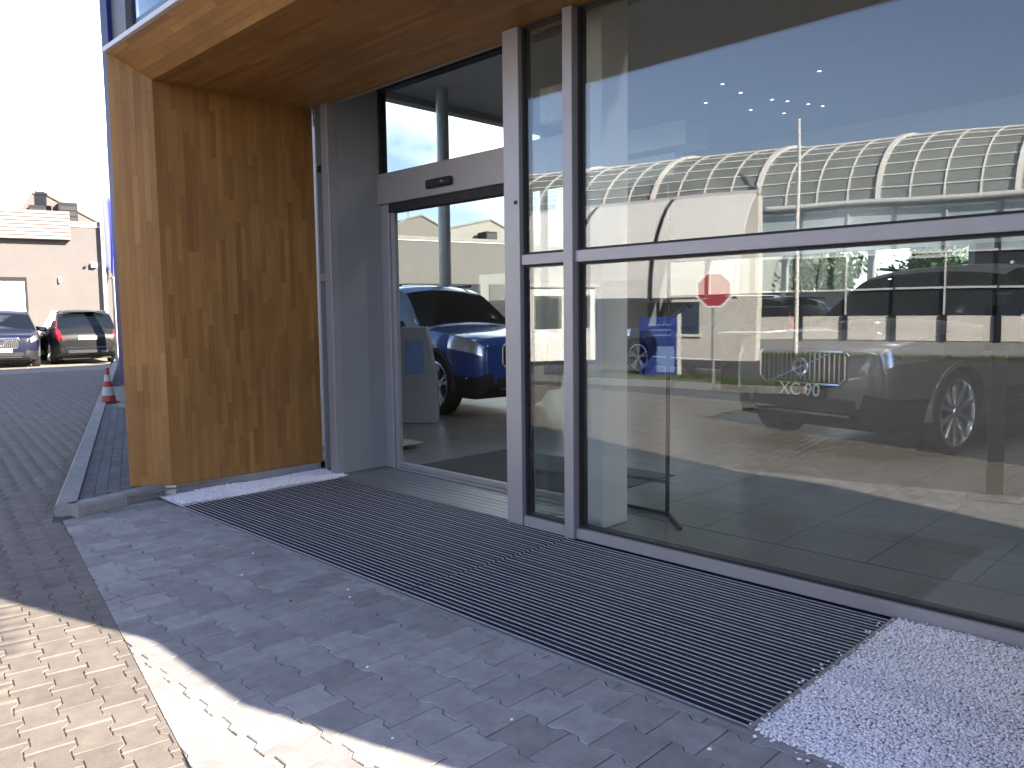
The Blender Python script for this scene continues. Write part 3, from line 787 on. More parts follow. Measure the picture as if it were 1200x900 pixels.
# north wall: glazed to x = -6, dark wall beyond
xs = [XW + 0.3, -12.6, -10.2, -7.9, -5.6]
for k in range(4):
    sbox('north_pane', xs[k] + 0.07, xs[k + 1] - 0.07, YN - 0.12, YN - 0.10, 2.10, 3.1, M['glass_side'])
    sbox('north_parapet', xs[k] + 0.07, xs[k + 1] - 0.07, YN - 0.2, YN - 0.02, 0.0, 2.099, M['int_wall'])
    sbox('mullion', xs[k + 1] - 0.069, xs[k + 1] + 0.069, YN - 0.2, YN - 0.06, 0.0, 3.1, M['alu'])
sbox('north_wall', XW + 0.3, -5.53, YN - 0.2, YN, 3.101, HT, M['white'])
sbox('north_wall', -5.53, XE - 0.25, YN - 0.2, YN, 0.0, 3.1, M['int_wall'])
sbox('north_wall', -5.53, XE - 0.25, YN - 0.2, YN, 3.101, HT, M['white'])
sbox('inner_lining', 0.0, XE - 0.26, YF + 0.251, YF + 0.29, 0.0, CEIL, M['int_wall'])
sbox('inner_lining', XE - 0.30, XE - 0.251, YF + 0.30, YN - 0.2, 0.0, CEIL, M['int_wall'])
# interior columns, bulkhead
sbox('column', -3.93, -3.62, 4.56, 4.87, 0.0, CEIL, M['white'], 0.006)
cb = MB().tube((-13.1 - SO.x, 11.15 - SO.y, 0), (-13.1 - SO.x, 11.15 - SO.y, CEIL), 0.13, n=20); cb.build('column', M['steel'], sh, smooth=True)
sbox('bulkhead', -13.9, -11.04, 17.2, 18.2, 5.72, CEIL - 0.002, M['white'])
sbox('bulkhead', -13.9, -11.5, 17.4, 18.0, 5.0, 5.60, M['white'])
# small grey speaker box on the column side
sbox('wall_speaker', -4.28, -4.02, 4.62, 4.86, 3.05, 3.32, M['white'], 0.01)
# spotlights in the ceiling: visible ones, and more added to brighten the interior
def spot(x, y):
    t = empty('spotlight', (x, y, CEIL), 'small round white downlight in the showroom ceiling', 'spotlight', 'downlights in the showroom ceiling')
    MB().lathe([(0.0, -0.02), (0.036, -0.02), (0.044, -0.03), (0.05, -0.03), (0.05, 0.0)], (0, 0, 0), (0, 0, 1), 16).build('housing', M['white'], t)
    lp = bpy.data.lights.new('downlight', 'SPOT'); lp.energy = 40; lp.spot_size = R(110); lp.spot_blend = .6; lp.shadow_soft_size = .05; lp.color = (.96, .98, 1)
    lo = bpy.data.objects.new('downlight', lp); COL.objects.link(lo); lo.parent = t; lo.location = (0, 0, -.06)
    e = MB().lathe([(0.0, -0.024), (0.035, -0.024)], (0, 0, 0), (0, 0, 1), 16).build('bulb', M['bulb'], t)
m_, t_, p_ = new_mat('spot_bulb'); p_.inputs['Emission Color'].default_value = (1, 0.95, 0.85, 1); p_.inputs['Emission Strength'].default_value = 1.5
M['bulb'] = m_
for (x, y) in ((-8.88, 15.96), (-8.68, 16.99), (-8.51, 17.38), (-9.07, 18.35), (-8.30, 17.97), (-8.15, 18.39), (-9.84, 16.14), (-9.45, 17.47), (-7.04, 15.70), (-8.81, 15.09), (-1.5, 8.5), (.6, 10.5), (-10.6, 10.0), (-11.2, 14.6), (-2.0, 13.5), (-3.0, 10.4), (-4.2, 7.6), (-5.4, 8.3), (-2.5, 5.5), (-1.2, 6.2), (-4.4, 11.8)):  # later entries are unseen downlights added to brighten interior, column and car
    spot(x, y)
# glass screen near the front pane
gs = empty('glass_screen', (-3.72, 5.2, 0), 'low clear glass screen with dark rails and a slim post beside the white column', 'glass screen')
box('glass', -0.23, 0.23, -0.006, 0.006, 0.036, 0.259, M['glass_clear'], gs)
box('rail', -0.23, 0.23, -0.015, 0.015, 0.012, 0.035, M['dark'], gs); box('rail', -0.23, 0.23, -0.012, 0.012, 0.26, 0.285, M['dark'], gs)
box('post', 0.231, 0.25, -0.015, 0.015, 0.0, 2.30, M['dark'], gs)
MB().obox((0.24, 0.0, 0.012), (0.7, -0.7, 0), (0.7, 0.7, 0), (0, 0, 1), 0.45, 0.02, 0.02).build('foot', M['dark'], gs)
# info podium inside the door
pd = empty('info_podium', (-9.25, 7.35, 0.004), 'pale grey information podium with sloping side in front of the blue car', 'podium', rz=R(42))
MB().prism([(-0.26, 0), (0.26, 0), (0.26, 0.60), (0.12, 1.42), (-0.26, 1.42)], (0, -0.12, 0), (1, 0, 0), (0, 0, 1), (0, 1, 0), 0.24).build('body', M['panel_grey'], pd, 0.01)
MB().box(-0.20, 0.08, -0.128, -0.121, 0.75, 1.22).build('screen', M['signlight'], pd)

# ------------------------------------------------------------------ cars
def interp(x, pts):
    return float(np.interp(x, [p[0] for p in pts], [p[1] for p in pts]))
def smooth_curve(pts, x, r=0.06):
    return sum(interp(x + d * r, pts) * w for d, w in ((-1.5, .12), (-.75, .22), (0, .32), (.75, .22), (1.5, .12)))

CS = 1.143; PAINT['blue'] = mat('paint_bright_blue', (0.012, 0.065, 0.30), 0.28, 0.2, coat=1.0)          # the scene is laid out with one unit = 0.875 m
def suv(loc, heading, paint, label, cat='car', roof=None, Lc=4.95, Wc=0.965, Hc=1.77, wb=2.98, fo=0.87, wr=0.385, rimr=0.30, spokes=5, CS=CS, ZS=1.0, group=None, plate=True, plate_text=None, rim_mat=None, fine=True):
    car = empty('parked_car', loc, label, cat, group, rz=heading)
    car.scale = (CS, CS, CS * ZS)
    k = Lc / 4.95
    hs = Hc / 1.77
    top = [(0, .80), (.03, .92), (.12, .985), (.5, 1.05), (1.0, 1.10), (1.38, 1.15), (1.72, 1.40), (2.05, 1.62), (2.35, 1.70), (2.9, 1.735), (3.6, 1.72), (4.2, 1.665), (4.42, 1.62), (4.66, 1.38), (4.80, 1.16), (4.88, 1.04), (4.93, .92), (4.95, .80)]
    wid = [(0, .60), (.03, .70), (.10, .80), (.22, .875), (.45, .93), (.9, .96), (1.5, .955), (2.5, .955), (3.4, .96), (4.1, .955), (4.5, .915), (4.75, .86), (4.88, .80), (4.93, .76), (4.95, .70)]
    bot = [(0, .42), (.03, .34), (.12, .27), (.4, .25), (4.5, .27), (4.8, .33), (4.95, .42)]
    belt = [(0, 1.0), (1.4, 1.07), (4.2, 1.15), (4.95, 1.16)]
    S = sorted(set([0, .015, .03, .06, .1, .15, .2, .25, .31, .38, .46] + [round(.55 + .065 * i, 3) for i in range(60)] + [4.45, 4.5, 4.55, 4.6, 4.65, 4.7, 4.75, 4.79, 4.83, 4.87, 4.90, 4.92, 4.94, 4.95]))
    NL = 9; NW = 3; NR = 4
    rows = []
    for s in S:
        t = smooth_curve(top, s) if .05 < s < 4.9 else interp(s, top)
        w = smooth_curve(wid, s, .04) if .05 < s < 4.9 else interp(s, wid)
        zb = interp(s, bot); bl = interp(s, belt)
        zs = min(bl, t - 0.035)
        g = max(0.0, min(1.0, (t - bl) / 0.56))
        yr = w * (0.955 - 0.235 * g) if g > 0 else w * 0.90
        zr = max(zs + 0.012, t - 0.055 - 0.02 * (1 - g))
        P = [(0, zb + .01), (w * .55, zb), (w * .93, zb + .005)]
        for i in range(NL):
            u = (i + 1) / NL; z = zb + .03 + (zs - zb - .03) * u
            bulge = 1 - 0.055 * (abs(u - 0.55) / 0.55) ** 2.2 - (0.012 if 0.18 < u < 0.40 else 0.0) * (1 if 1.3 < s < 3.6 else 0)
            P.append((w * bulge if u < 1 else w * .945, z))
        y0 = w * .945
        for i in range(NW):
            u = (i + 1) / NW
            P.append((y0 + (yr - y0) * u + 0.018 * g * math.sin(math.pi * u * .8), zs + (zr - zs) * u))
        for i in range(NR):
            u = (i + 1) / NR
            P.append((yr * (1 - u), zr + (t - zr) * math.sin(u * math.pi / 2) ** .8))
        rows.append(P)
    nP = len(rows[0]); rS = 3 + NL - 1; rE = rS + NW
    V = []
    for i, s in enumerate(S):
        for (y, z) in rows[i]: V.append([Lc / 2 - s * k, y * Wc / .96, z * hs])
        for (y, z) in rows[i]: V.append([Lc / 2 - s * k, -y * Wc / .96, z * hs])
    V = np.array(V)
    parts = {}
    ax_f, ax_r = Lc / 2 - fo, Lc / 2 - fo - wb
    Ra = wr * 1.14
    bodyf = []
    def sect(i, j):
        s = (S[i] + S[i + 1]) / 2
        if j >= rS and j < rE:
            if 1.66 < s < 2.72 or 2.82 < s < 3.62: return 'side_window' + ('0' if s < 2.76 else '1')
            if 3.72 < s < 4.42: return 'side_window2'
            if 1.5 < s < 4.5: return 'pillar'
        if j >= rE and 1.42 < s < 2.08: return 'windscreen'
        if j >= rE and 4.44 < s < 4.76: return 'rear_window'
        if j >= rE + 1 and 2.3 < s < 4.3: return 'roof'
        if .06 < s < .62 and rS - 2 <= j < rS: return 'headlight'
        if s > 4.60 and s < 4.92 and rS - 3 <= j < rS + 2: return 'tail_light'
        if s > 4.45 and rS <= j < rE: return 'tail_light'
        if j < 5: return 'cladding'
        return 'body'
    faces = {}
    for i in range(len(S) - 1):
        for j in range(nP - 1):
            for side in (0, 1):
                a = i * 2 * nP + side * nP + j; b = a + 1; c = a + 2 * nP + 1; d = a + 2 * nP
                key = sect(i, j)
                if key not in ('body', 'roof', 'windscreen', 'rear_window', 'cladding'): key = key + ('L' if side == 0 else 'R')
                cen = V[[a, b, c, d]].mean(0)
                dead = False
                if j >= 2 and j < rS:
                    for axx in (ax_f, ax_r):
                        if math.hypot(cen[0] - axx, cen[2] - wr) < Ra: dead = True
                if j in (0, 1) and any(abs(cen[0] - axx) < Ra * .9 for axx in (ax_f, ax_r)) and abs(cen[1]) > .5: dead = True
                if dead: continue
                faces.setdefault(key, []).append((a, b, c, d) if side else (d, c, b, a))
    # snap arch borders
    for idx in range(len(V)):
        y = abs(V[idx][1])
        if y > .6:
            for axx in (ax_f, ax_r):
                dx, dz = V[idx][0] - axx, V[idx][2] - wr
                dd = math.hypot(dx, dz)
                if Ra - .075 < dd < Ra + .030 and dd > 0: V[idx][0] = axx + dx / dd * Ra; V[idx][2] = wr + dz / dd * Ra
    # caps
    n0 = [j for j in range(nP)] + [nP + j for j in range(nP - 1, -1, -1)]
    nl = [(len(S) - 1) * 2 * nP + j for j in n0]
    def dedupe(l):
        out = []
        for q in l:
            if not out or np.linalg.norm(V[q] - V[out[-1]]) > 1e-5: out.append(q)
        if np.linalg.norm(V[out[0]] - V[out[-1]]) < 1e-5: out.pop()
        return out
    faces['body'] += [tuple(dedupe(n0)), tuple(reversed(dedupe(nl)))]
    mats = {'body': paint, 'roof': roof or paint, 'windscreen': M['carglass'], 'rear_window': M['carglass'], 'cladding': M['dark']}
    for key, fs in faces.items():
        used = sorted({q for f in fs for q in f}); mp2 = {q: n for n, q in enumerate(used)}
        me = bpy.data.meshes.new('x'); me.from_pydata(V[used].tolist(), [], [tuple(mp2[q] for q in f) for f in fs])
        bm = bmesh.new(); bm.from_mesh(me); bmesh.ops.remove_doubles(bm, verts=bm.verts, dist=1e-4); bmesh.ops.recalc_face_normals(bm, faces=bm.faces)
        bm.to_mesh(me); bm.free(); shade(me, 38)
        base = key.rstrip('LR').rstrip('012')
        m = mats.get(key) or {'side_window': M['carglass'], 'pillar': M['black_gloss'], 'headlight': M['lamp'], 'tail_light': M['tail']}[base]
        me.materials.append(m); me.name = base
        link(base, me, car)
    hw = Wc
    # wheels: tyre with rim and spokes, wheel wells, arch trims
    for axx, yy in ((ax_f, 1), (ax_f, -1), (ax_r, 1), (ax_r, -1)):
        yo = yy * (hw - .03)
        w = MB().lathe([(rimr * .97, -.20), (wr - .02, -.215), (wr, -.19), (wr, -.04), (wr - .02, -.012), (rimr, 0), (rimr * .97, -.02)], (axx, yo, wr), (0, yy, 0), 36, True).build('wheel', M['tyre'], car, smooth=True)
        r_ = MB(); r_.lathe([(rimr, -.004), (rimr * .93, 0.004), (rimr * .90, -.03), (rimr * .88, -.13), (0, -.13)], (axx, yo, wr), (0, yy, 0), 36)
        r_.build('rim', rim_mat or M['rim'], w, smooth=True)
        dk = MB().lathe([(0, -.10), (rimr * .86, -.10)], (axx, yo, wr), (0, yy, 0), 24).build('brake_disc', M['dark'], w)
        sp_ = MB()
        for q in range(spokes):
            for da in ((-.10, .10) if spokes <= 5 else (0,)):
                a = 2 * math.pi * q / spokes + .3
                d1 = Vector((math.cos(a + da * .3), 0, math.sin(a + da * .3))); d2 = Vector((math.cos(a + da * 1.6), 0, math.sin(a + da * 1.6)))
                c0 = Vector((axx, yo, wr)) + d1 * .05; c1 = Vector((axx, yo, wr)) + d2 * rimr * .95
                dd = (c1 - c0).normalized(); pw = Vector((0, yy, 0)); tw = dd.cross(pw).normalized()
                b0, b1 = .020, .030
                sp_.add([c0 - tw * b0 - pw * .05, c0 + tw * b0 - pw * .05, c1 + tw * b1 - pw * .04, c1 - tw * b1 - pw * .04, c0 - tw * b0 * .7 - pw * .018, c0 + tw * b0 * .7 - pw * .018, c1 + tw * b1 * .7 - pw * .004, c1 - tw * b1 * .7 - pw * .004], HEX)
        sp_.lathe([(0, -.008), (.045, -.012), (.06, -.05)], (axx, yo, wr), (0, yy, 0), 16)
        sp_.build('spoke', rim_mat or M['rim'], w)
        # well + trim
        wl = MB(); n = 20
        vs = []
        for q in range(n + 1):
            a = -.25 + (math.pi + .5) * q / n
            c_, s_ = math.cos(a), math.sin(a)
            vs += [(axx + c_ * Ra, yy * .45, wr + s_ * Ra), (axx + c_ * Ra, yy * (hw - .03), wr + s_ * Ra)]
        wl.add(vs + [(axx, yy * .46, wr)], [(2 * q, 2 * q + 1, 2 * q + 3, 2 * q + 2) for q in range(n)] + [(2 * q, 2 * q + 2, 2 * n + 2) for q in range(n)])
        wl.build('wheel_well', M['dark'], car)
        at = MB(); vs = []
        for q in range(n + 1):
            a = -.1 + (math.pi + .2) * q / n; c_, s_ = math.cos(a), math.sin(a)
            xx = lambda r: axx + c_ * r
            zz = lambda r: wr + s_ * r
            def yw(x_): return interp((Lc / 2 - x_) / k, wid) * Wc / .96
            yb = yw(axx + c_ * Ra)
            vs += [(xx(Ra - .008), yy * (yb - .05), zz(Ra - .008)), (xx(Ra - .008), yy * (yb + .012), zz(Ra - .008)), (xx(Ra + .035), yy * (yb + .010), zz(Ra + .035)), (xx(Ra + .045), yy * (yb - .05), zz(Ra + .045))]
        at.add(vs, [(4 * q + e, 4 * q + (e + 1) % 4, 4 * q + 4 + (e + 1) % 4, 4 * q + 4 + e) for q in range(n) for e in range(4)])
        at.build('wheel_arch', M['dark'] if paint is not PAINT['grey'] else paint, car, smooth=True)
    # front: grille, badge, intake, plate
    xf = Lc / 2
    gb = MB(); gw, g0, g1 = .43 * hw / .96, .615 * hs, .90 * hs
    gb.prism([(-gw, g0 + .05), (-gw + .05, g0), (gw - .05, g0), (gw, g0 + .05), (gw, g1 - .03), (gw - .03, g1), (-gw + .03, g1), (-gw, g1 - .03)], (xf - .03, 0, 0), (0, 1, 0), (0, 0, 1), (1, 0, 0), .035)
    gr = gb.build('grille', M['dark'], car)
    fr_ = MB(); pts = [(-gw, g0 + .05), (-gw + .05, g0), (gw - .05, g0), (gw, g0 + .05), (gw, g1 - .03), (gw - .03, g1), (-gw + .03, g1), (-gw, g1 - .03)]
    for q in range(8):
        a, b = pts[q], pts[(q + 1) % 8]; fr_.tube((xf + .008, a[0], a[1]), (xf + .008, b[0], b[1]), .014, n=6)
    fr_.build('grille_frame', M['chrome'], gr)
    bars = MB(); nb = 17
    for q in range(nb):
        y = -gw + .05 + (2 * gw - .1) * q / (nb - 1); bars.box(xf + .004, xf + .018, y - .008, y + .008, g0 + .02, g1 - .02)
    bars.build('grille_bar', M['chrome'], gr)
    bd = MB().lathe([(.055, 0), (.075, 0.01), (.085, 0), (.075, -.01)], (xf + .022, 0, (g0 + g1) / 2), (1, 0, 0), 20, True)
    bd.tube((xf + .02, -.30, (g0 + g1) / 2 - .13), (xf + .02, .30, (g0 + g1) / 2 + .13), .007, n=6)
    bd.build('badge', M['chrome'], gr)
    box('lower_intake', xf - .05, xf - .006 + .02, -.55 * hw, .55 * hw, .37 * hs, .50 * hs, M['dark'], car, .015)
    box('bumper_trim', xf - .06, xf + .018, -.50 * hw, .50 * hw, .345 * hs, .365 * hs, M['chrome'], car, .005)
    for yy in (1, -1):
        # daytime light blade, fog trim, mirror, handles, rails
        MB().tube((xf - .10 * k, yy * .74 * hw, .45 * hs), (xf - .26 * k, yy * .91 * hw, .50 * hs), .014, n=6).build('fog_trim', M['chrome'], car)
        xm = Lc / 2 - 1.80 * k
        mm = MB().box(xm - .08, xm + .10, yy * (hw - .02), yy * (hw + .21), 1.06 * hs, 1.20 * hs).build('wing_mirror', M['black_gloss'] if roof else paint, car, .04)
        for sx in (2.55, 3.50):
            x_ = Lc / 2 - sx * k; box('door_handle', x_ - .10, x_ + .10, yy * (hw * .985 - .005), yy * (hw * .985 + .025), .90 * hs, .925 * hs, paint, car, .006)
        rl = MB(); rl.tube((Lc / 2 - 2.3 * k, yy * .70 * hw, 1.70 * hs), (Lc / 2 - 4.2 * k, yy * .69 * hw, 1.665 * hs), .018, n=6)
        rl.build('roof_rail', M['chrome'] if paint is PAINT['grey'] else M['black_gloss'], car)
        # door seams
        se = MB()
        for sx in (1.62, 2.77, 3.68):
            i = min(range(len(S)), key=lambda q: abs(S[q] - sx)); P = rows[i]
            for j in range(4, rS):
                a, b = P[j], P[j + 1]
                se.add([(Lc / 2 - S[i] * k - .004, yy * (a[0] * hw / .96 + .0015), a[1] * hs), (Lc / 2 - S[i] * k + .004, yy * (a[0] * hw / .96 + .0015), a[1] * hs), (Lc / 2 - S[i] * k + .004, yy * (b[0] * hw / .96 + .0015), b[1] * hs), (Lc / 2 - S[i] * k - .004, yy * (b[0] * hw / .96 + .0015), b[1] * hs)], [(0, 1, 2, 3)])
        se.build('door_seam', M['dark'], car)
        st = MB()
        i0 = [i for i in range(len(S)) if 1.3 < S[i] < 3.65]
        MB().tube((Lc / 2 - 1.35 * k, yy * (hw * 1.0), .42 * hs), (Lc / 2 - 3.55 * k, yy * (hw * 1.0), .42 * hs), .012, n=6).build('sill_trim', M['chrome'], car)
    if plate:
        pt = box('number_plate', xf + .016, xf + .026, -.26, .26, .50 * hs, .61 * hs, M['plate'] if not plate_text else M['dark'], car)
        if plate_text:
            me = text_mesh(plate_text, .155, .003); me.materials.append(M['plate'])
            o = link('lettering', me, pt); o.matrix_local = Matrix(((0, 0, 1, xf + .029), (1, 0, 0, 0), (0, 1, 0, .555 * hs), (0, 0, 0, 1)))
        box('number_plate', -Lc / 2 - .016, -Lc / 2 + .04, -.26, .26, .80 * hs, .91 * hs, M['plate'], car)
    # rear trim
    xr = -Lc / 2
    box('rear_diffuser', xr - .012, xr + .10, -.58 * hw, .58 * hw, .38 * hs, .50 * hs, M['dark'], car, .02)
    box('bumper_trim', xr - .016, xr + .02, -.62 * hw, .62 * hw, .545 * hs, .565 * hs, M['chrome'], car, .004)
    for yy in (1, -1): MB().box(xr - .02, xr + .06, yy * .36 * hw, yy * .56 * hw, .40 * hs, .45 * hs).build('exhaust', M['chrome'], car, .012)
    box('rear_spoiler', xr + .42 * k, xr + .62 * k, -.60 * hw, .60 * hw, 1.625 * hs, 1.655 * hs, roof or paint, car, .01)
    box('underbody', xr + .3, xf - .3, -.70 * hw, .70 * hw, .20, .30, M['dark'], car)
    return car

def car_at(front_wheel_xy, heading_deg, side, CS=CS, **kw):
    """place so that the given front wheel (side +1 left / -1 right) touches the ground at front_wheel_xy"""
    L_, fo, hw = kw.get('Lc', 4.95) * CS, kw.get('fo', .87) * CS, kw.get('Wc', .965) * CS
    h = R(heading_deg); H = Vector((math.cos(h), math.sin(h), 0)); Lf = Vector((-H.y, H.x, 0))
    c = Vector((*front_wheel_xy, 0)) - H * (L_ / 2 - fo) - Lf * side * (hw - .03)
    return (c.x, c.y, kw.pop('z', 0.0)), h
kw = dict(z=.006)
kw = dict(CS=1.27)
l, h = car_at((-2.62, 9.50), -101.0, 1, **kw)
suv((l[0], l[1], .006), h, PAINT['grey'], 'large grey SUV with upright chrome grille standing inside behind the big window', spokes=10, rimr=.30, wr=.365, CS=1.27, plate_text='XC 90')
kw = dict(Lc=4.43, fo=.86, Wc=.86, CS=1.24)
l, h = car_at((-9.85, 8.12), -7.0, -1, **kw)
suv((l[0], l[1], .006), h, PAINT['blue'], 'bright blue compact SUV with black roof seen through the sliding door', roof=M['black_gloss'], Lc=4.43, Wc=.86, Hc=1.66, wb=2.70, fo=.86, wr=.36, rimr=.285, spokes=5, CS=1.24, ZS=1.07)
suv((-10.2, 17.6, .006), R(172), PAINT['navy'], 'dark navy SUV parked sideways at the back of the showroom behind the red sign reflection', CS=1.143)
rdk = empty('reception_desk', (-7.6, 15.2, .004), 'dark reception desk with pale worktop at the back of the showroom', 'desk', rz=R(12))
box('front', -1.0, 1.0, -.4, -.34, 0, 1.12, M['black_gloss'], rdk, .01); box('side', -1.0, -.94, -.339, .4, 0, 1.12, M['black_gloss'], rdk); box('side', .94, 1.0, -.339, .4, 0, 1.12, M['black_gloss'], rdk); box('worktop', -1.05, 1.05, -.45, .45, 1.121, 1.17, M['panel_grey'], rdk, .01); box('monitor', -.4, .25, -.05, 0.0, 1.28, 1.68, M['dark'], rdk, .01); box('stand', -.12, -.02, -.03, .02, 1.171, 1.29, M['dark'], rdk)
stn = empty('display_stand', (-1.78, 7.5, .004), 'slim black display stand near the right edge in front of the grey car', 'display stand', rz=R(20))
box('foot', -.2, .2, -.16, .16, 0, .02, M['dark'], stn, .004); box('column', -.06, .06, -.03, .03, .021, 1.72, M['dark'], stn, .006); box('screen', -.13, .13, -.05, -.031, 1.25, 1.62, M['black_gloss'], stn, .006)
# outdoor cars at the left
suv((-32.8, 7.3, -.045), R(-14), PAINT['navy'], 'dark navy SUV facing the camera at the far left by the white roller door', group='cars parked by the beige building')
suv((-33.1, 9.75, -.045), R(171), PAINT['black'], 'black SUV seen from behind with red tail lights by the beige wall', group='cars parked by the beige building')
suv((-19.8, -12.2, -.05), R(30), PAINT['silver'], 'silver SUV parked across the yard, mirrored beside the white column', spokes=5)

# ------------------------------------------------------------------ left: beige service building
BA = Vector((-43.2, 3.0, 0)); BD = (Vector((-35.0, 35.0, 0)) - BA).normalized(); BN = Vector((BD.y, -BD.x, 0))   # normal faces the camera
bb = empty('service_building', BA, 'long low beige rendered workshop with white roller door and corrugated canopy', 'building')
bb.rotation_euler = (0, 0, math.atan2(BD.y, BD.x))
# local: x along wall, -y towards the camera
box('wall', -14, 60, 0.0, 10, -.06, 5.85, M['beige'], bb)
box('parapet', -14.1, 60.1, -.05, 10.1, 5.85, 5.93, M['flash'], bb); box('parapet_cap', -14.1, 60.1, -.09, 10.1, 5.931, 6.10, M['roofgrey'], bb)
box('roof', -13.9, 59.9, .05, 9.9, 6.101, 6.12, M['roofgrey'], bb)
def roller(x0, x1, z1, m):
    d = box('roller_door', x0, x1, -.05, .02, 0.0, z1, M['unit'], bb)
    n = int((z1 - .1) / .35)
    for q in range(n): box('panel', x0 + .10, x1 - .10, -.075, -.051, .02 + q * (z1 - .2) / n, .02 + (q + 1) * (z1 - .2) / n - .012, m, d)
# ------ canopy with horizontal corrugation, seen as sunlit white band
def canopy(x0, x1, z0, z1, yo):
    c = MB(); n = int((z1 - z0) / .16)
    c.box(x0, x1, -yo, -.001, z0 + .0, z1 - .02)
    o = c.build('canopy', M['unit'], bb)
    for q in range(n):
        za = z0 + q * (z1 - z0) / n; zb_ = z0 + (q + 1) * (z1 - z0) / n
        MB().prism([(0, za), (-.05, za + .03), (-.05, zb_ - .04), (0, zb_ - .005)], (x0 - .03, -yo - .001, 0), (0, 1, 0), (0, 0, 1), (1, 0, 0), x1 - x0 + .06).build('panel', M['corr'], o)
roller(2.6, 7.5, 3.5, M['white'])
canopy(-6, 9.32, 5.20, 6.50, .36)
for x0, x1 in ((25.9, 30.95), (31.55, 36.6), (14.5, 19.5)): roller(x0, x1, 3.4, M['unit'])
wl_ = box('wall_lamp', 10.12, 10.38, -.22, 0, 3.98, 4.22, M['white'], bb, .02)
box('lamp_bracket', 9.84, 9.92, -.12, 0, 3.96, 4.05, M['unit'], bb)
box('wall_lamp', 8.77, 8.85, -.14, 0, 3.25, 3.52, M['white'], bb, .01)
# pitched roof lanterns behind the parapet: gabled prisms
def lantern(pts, y0, depth, m_):
    o = MB().prism(pts, (0, y0, 0), (1, 0, 0), (0, 0, 1), (0, 1, 0), depth).build('roof_lantern', m_, bb)
    rim = MB(); n = len(pts)
    for q in range(1, n - 2):
        a, b = pts[q], pts[q + 1]
        rim.tube((a[0], y0 - .03, a[1]), (b[0], y0 - .03, b[1]), .07, n=6)
    rim.build('verge', M['roofgrey'], o)
M['lantern'] = mat('lantern_render', (0.125, 0.112, 0.106), 0.8, var=0.05)
lantern([(7.2, 6.05), (7.3, 6.9), (7.9, 7.85), (8.48, 7.85), (10.9, 6.5), (10.95, 6.05)], 4.0, 5.0, M['lantern'])
lantern([(26.0, 6.05), (26.3, 6.7), (28.0, 7.6), (29.0, 7.85), (30.6, 7.1), (31.0, 6.05)], 4.0, 5.0, M['lantern'])
lantern([(30.4, 6.05), (30.5, 7.05), (34.3, 7.9), (35.9, 7.2), (36.4, 6.05)], 4.6, 4.0, M['roofgrey'])
lantern([(16.0, 6.05), (16.3, 6.7), (18.0, 7.6), (18.8, 7.85), (20.6, 7.1), (21.0, 6.05)], 4.0, 5.0, M['lantern'])
for (x0, x1, z1, y) in ((7.75, 8.72, 7.15, 3.2), (9.02, 9.86, 7.40, 3.6), (24.6, 26.4, 7.0, 3.0), (33.2, 34.0, 6.95, 3.2)):
    o = box('rooftop_unit', x0, x1, y, y + 1.2, 6.121, z1, M['unit'], bb)
    for q in range(4): box('louvre', x0 + .05, x1 - .05, y - .02, y - .001, 6.2 + q * (z1 - 6.3) / 4, 6.2 + (q + .7) * (z1 - 6.3) / 4, M['alu_dark'], o)
MB().tube((8.1, 4.3, 7.85), (8.1, 4.3, 8.2), .02, n=5).build('aerial', M['unit'], bb)
MB().tube((28.2, 4.3, 7.75), (28.2, 4.3, 8.2), .02, n=5).build('aerial', M['unit'], bb)

# ------------------------------------------------------------------ left: cone, low fence, flagpole
CN = .85
cone = empty('traffic_cone', (-15.4, 5.02, .078), 'orange and white traffic cone standing on the raised paving beside the kerb', 'traffic cone')
cone.scale = (CN, CN, CN)
MB().box(-.165, .165, -.165, .165, 0, .03).build('base', M['red'], cone, .01)
hts = [0.035, .15, .33, .45, .59, .74]; rr = lambda z: .155 - .125 * (z / .74)
for k in range(5):
    MB().lathe([(rr(hts[k]), hts[k]), (rr(hts[k + 1]), hts[k + 1])] if k < 4 else [(rr(hts[k]), hts[k]), (rr(.735), .735), (.012, .742)], (0, 0, 0), (0, 0, 1), 20).build('band', M['red'] if k % 2 == 0 else M['conewhite'], cone, smooth=True)
fz = empty('low_fence', (-15.25, 5.42, 0), 'low light grey ribbed metal fence running back from the building corner', 'fence')
fz.rotation_euler = (0, 0, math.atan2(.335, -.942))
for k in range(40):
    MB().box(k * .25 + .01, k * .25 + .24, -.03, .03 + .015 * (k % 2), 0.02, .48).build('panel', M['steel'], fz)
MB().box(0, 10.0, -.04, .05, .481, .51).build('rail', M['flash'], fz)
wp = empty('gate_pillar', (-29.3, 10.0, 0), 'slim white gate pillar standing right of the black car', 'pillar')
box('shaft', -.11, .11, -.11, .11, -.05, 2.95, M['skirt'], wp); box('cap', -.14, .14, -.14, .14, 2.951, 3.02, M['skirt'], wp)

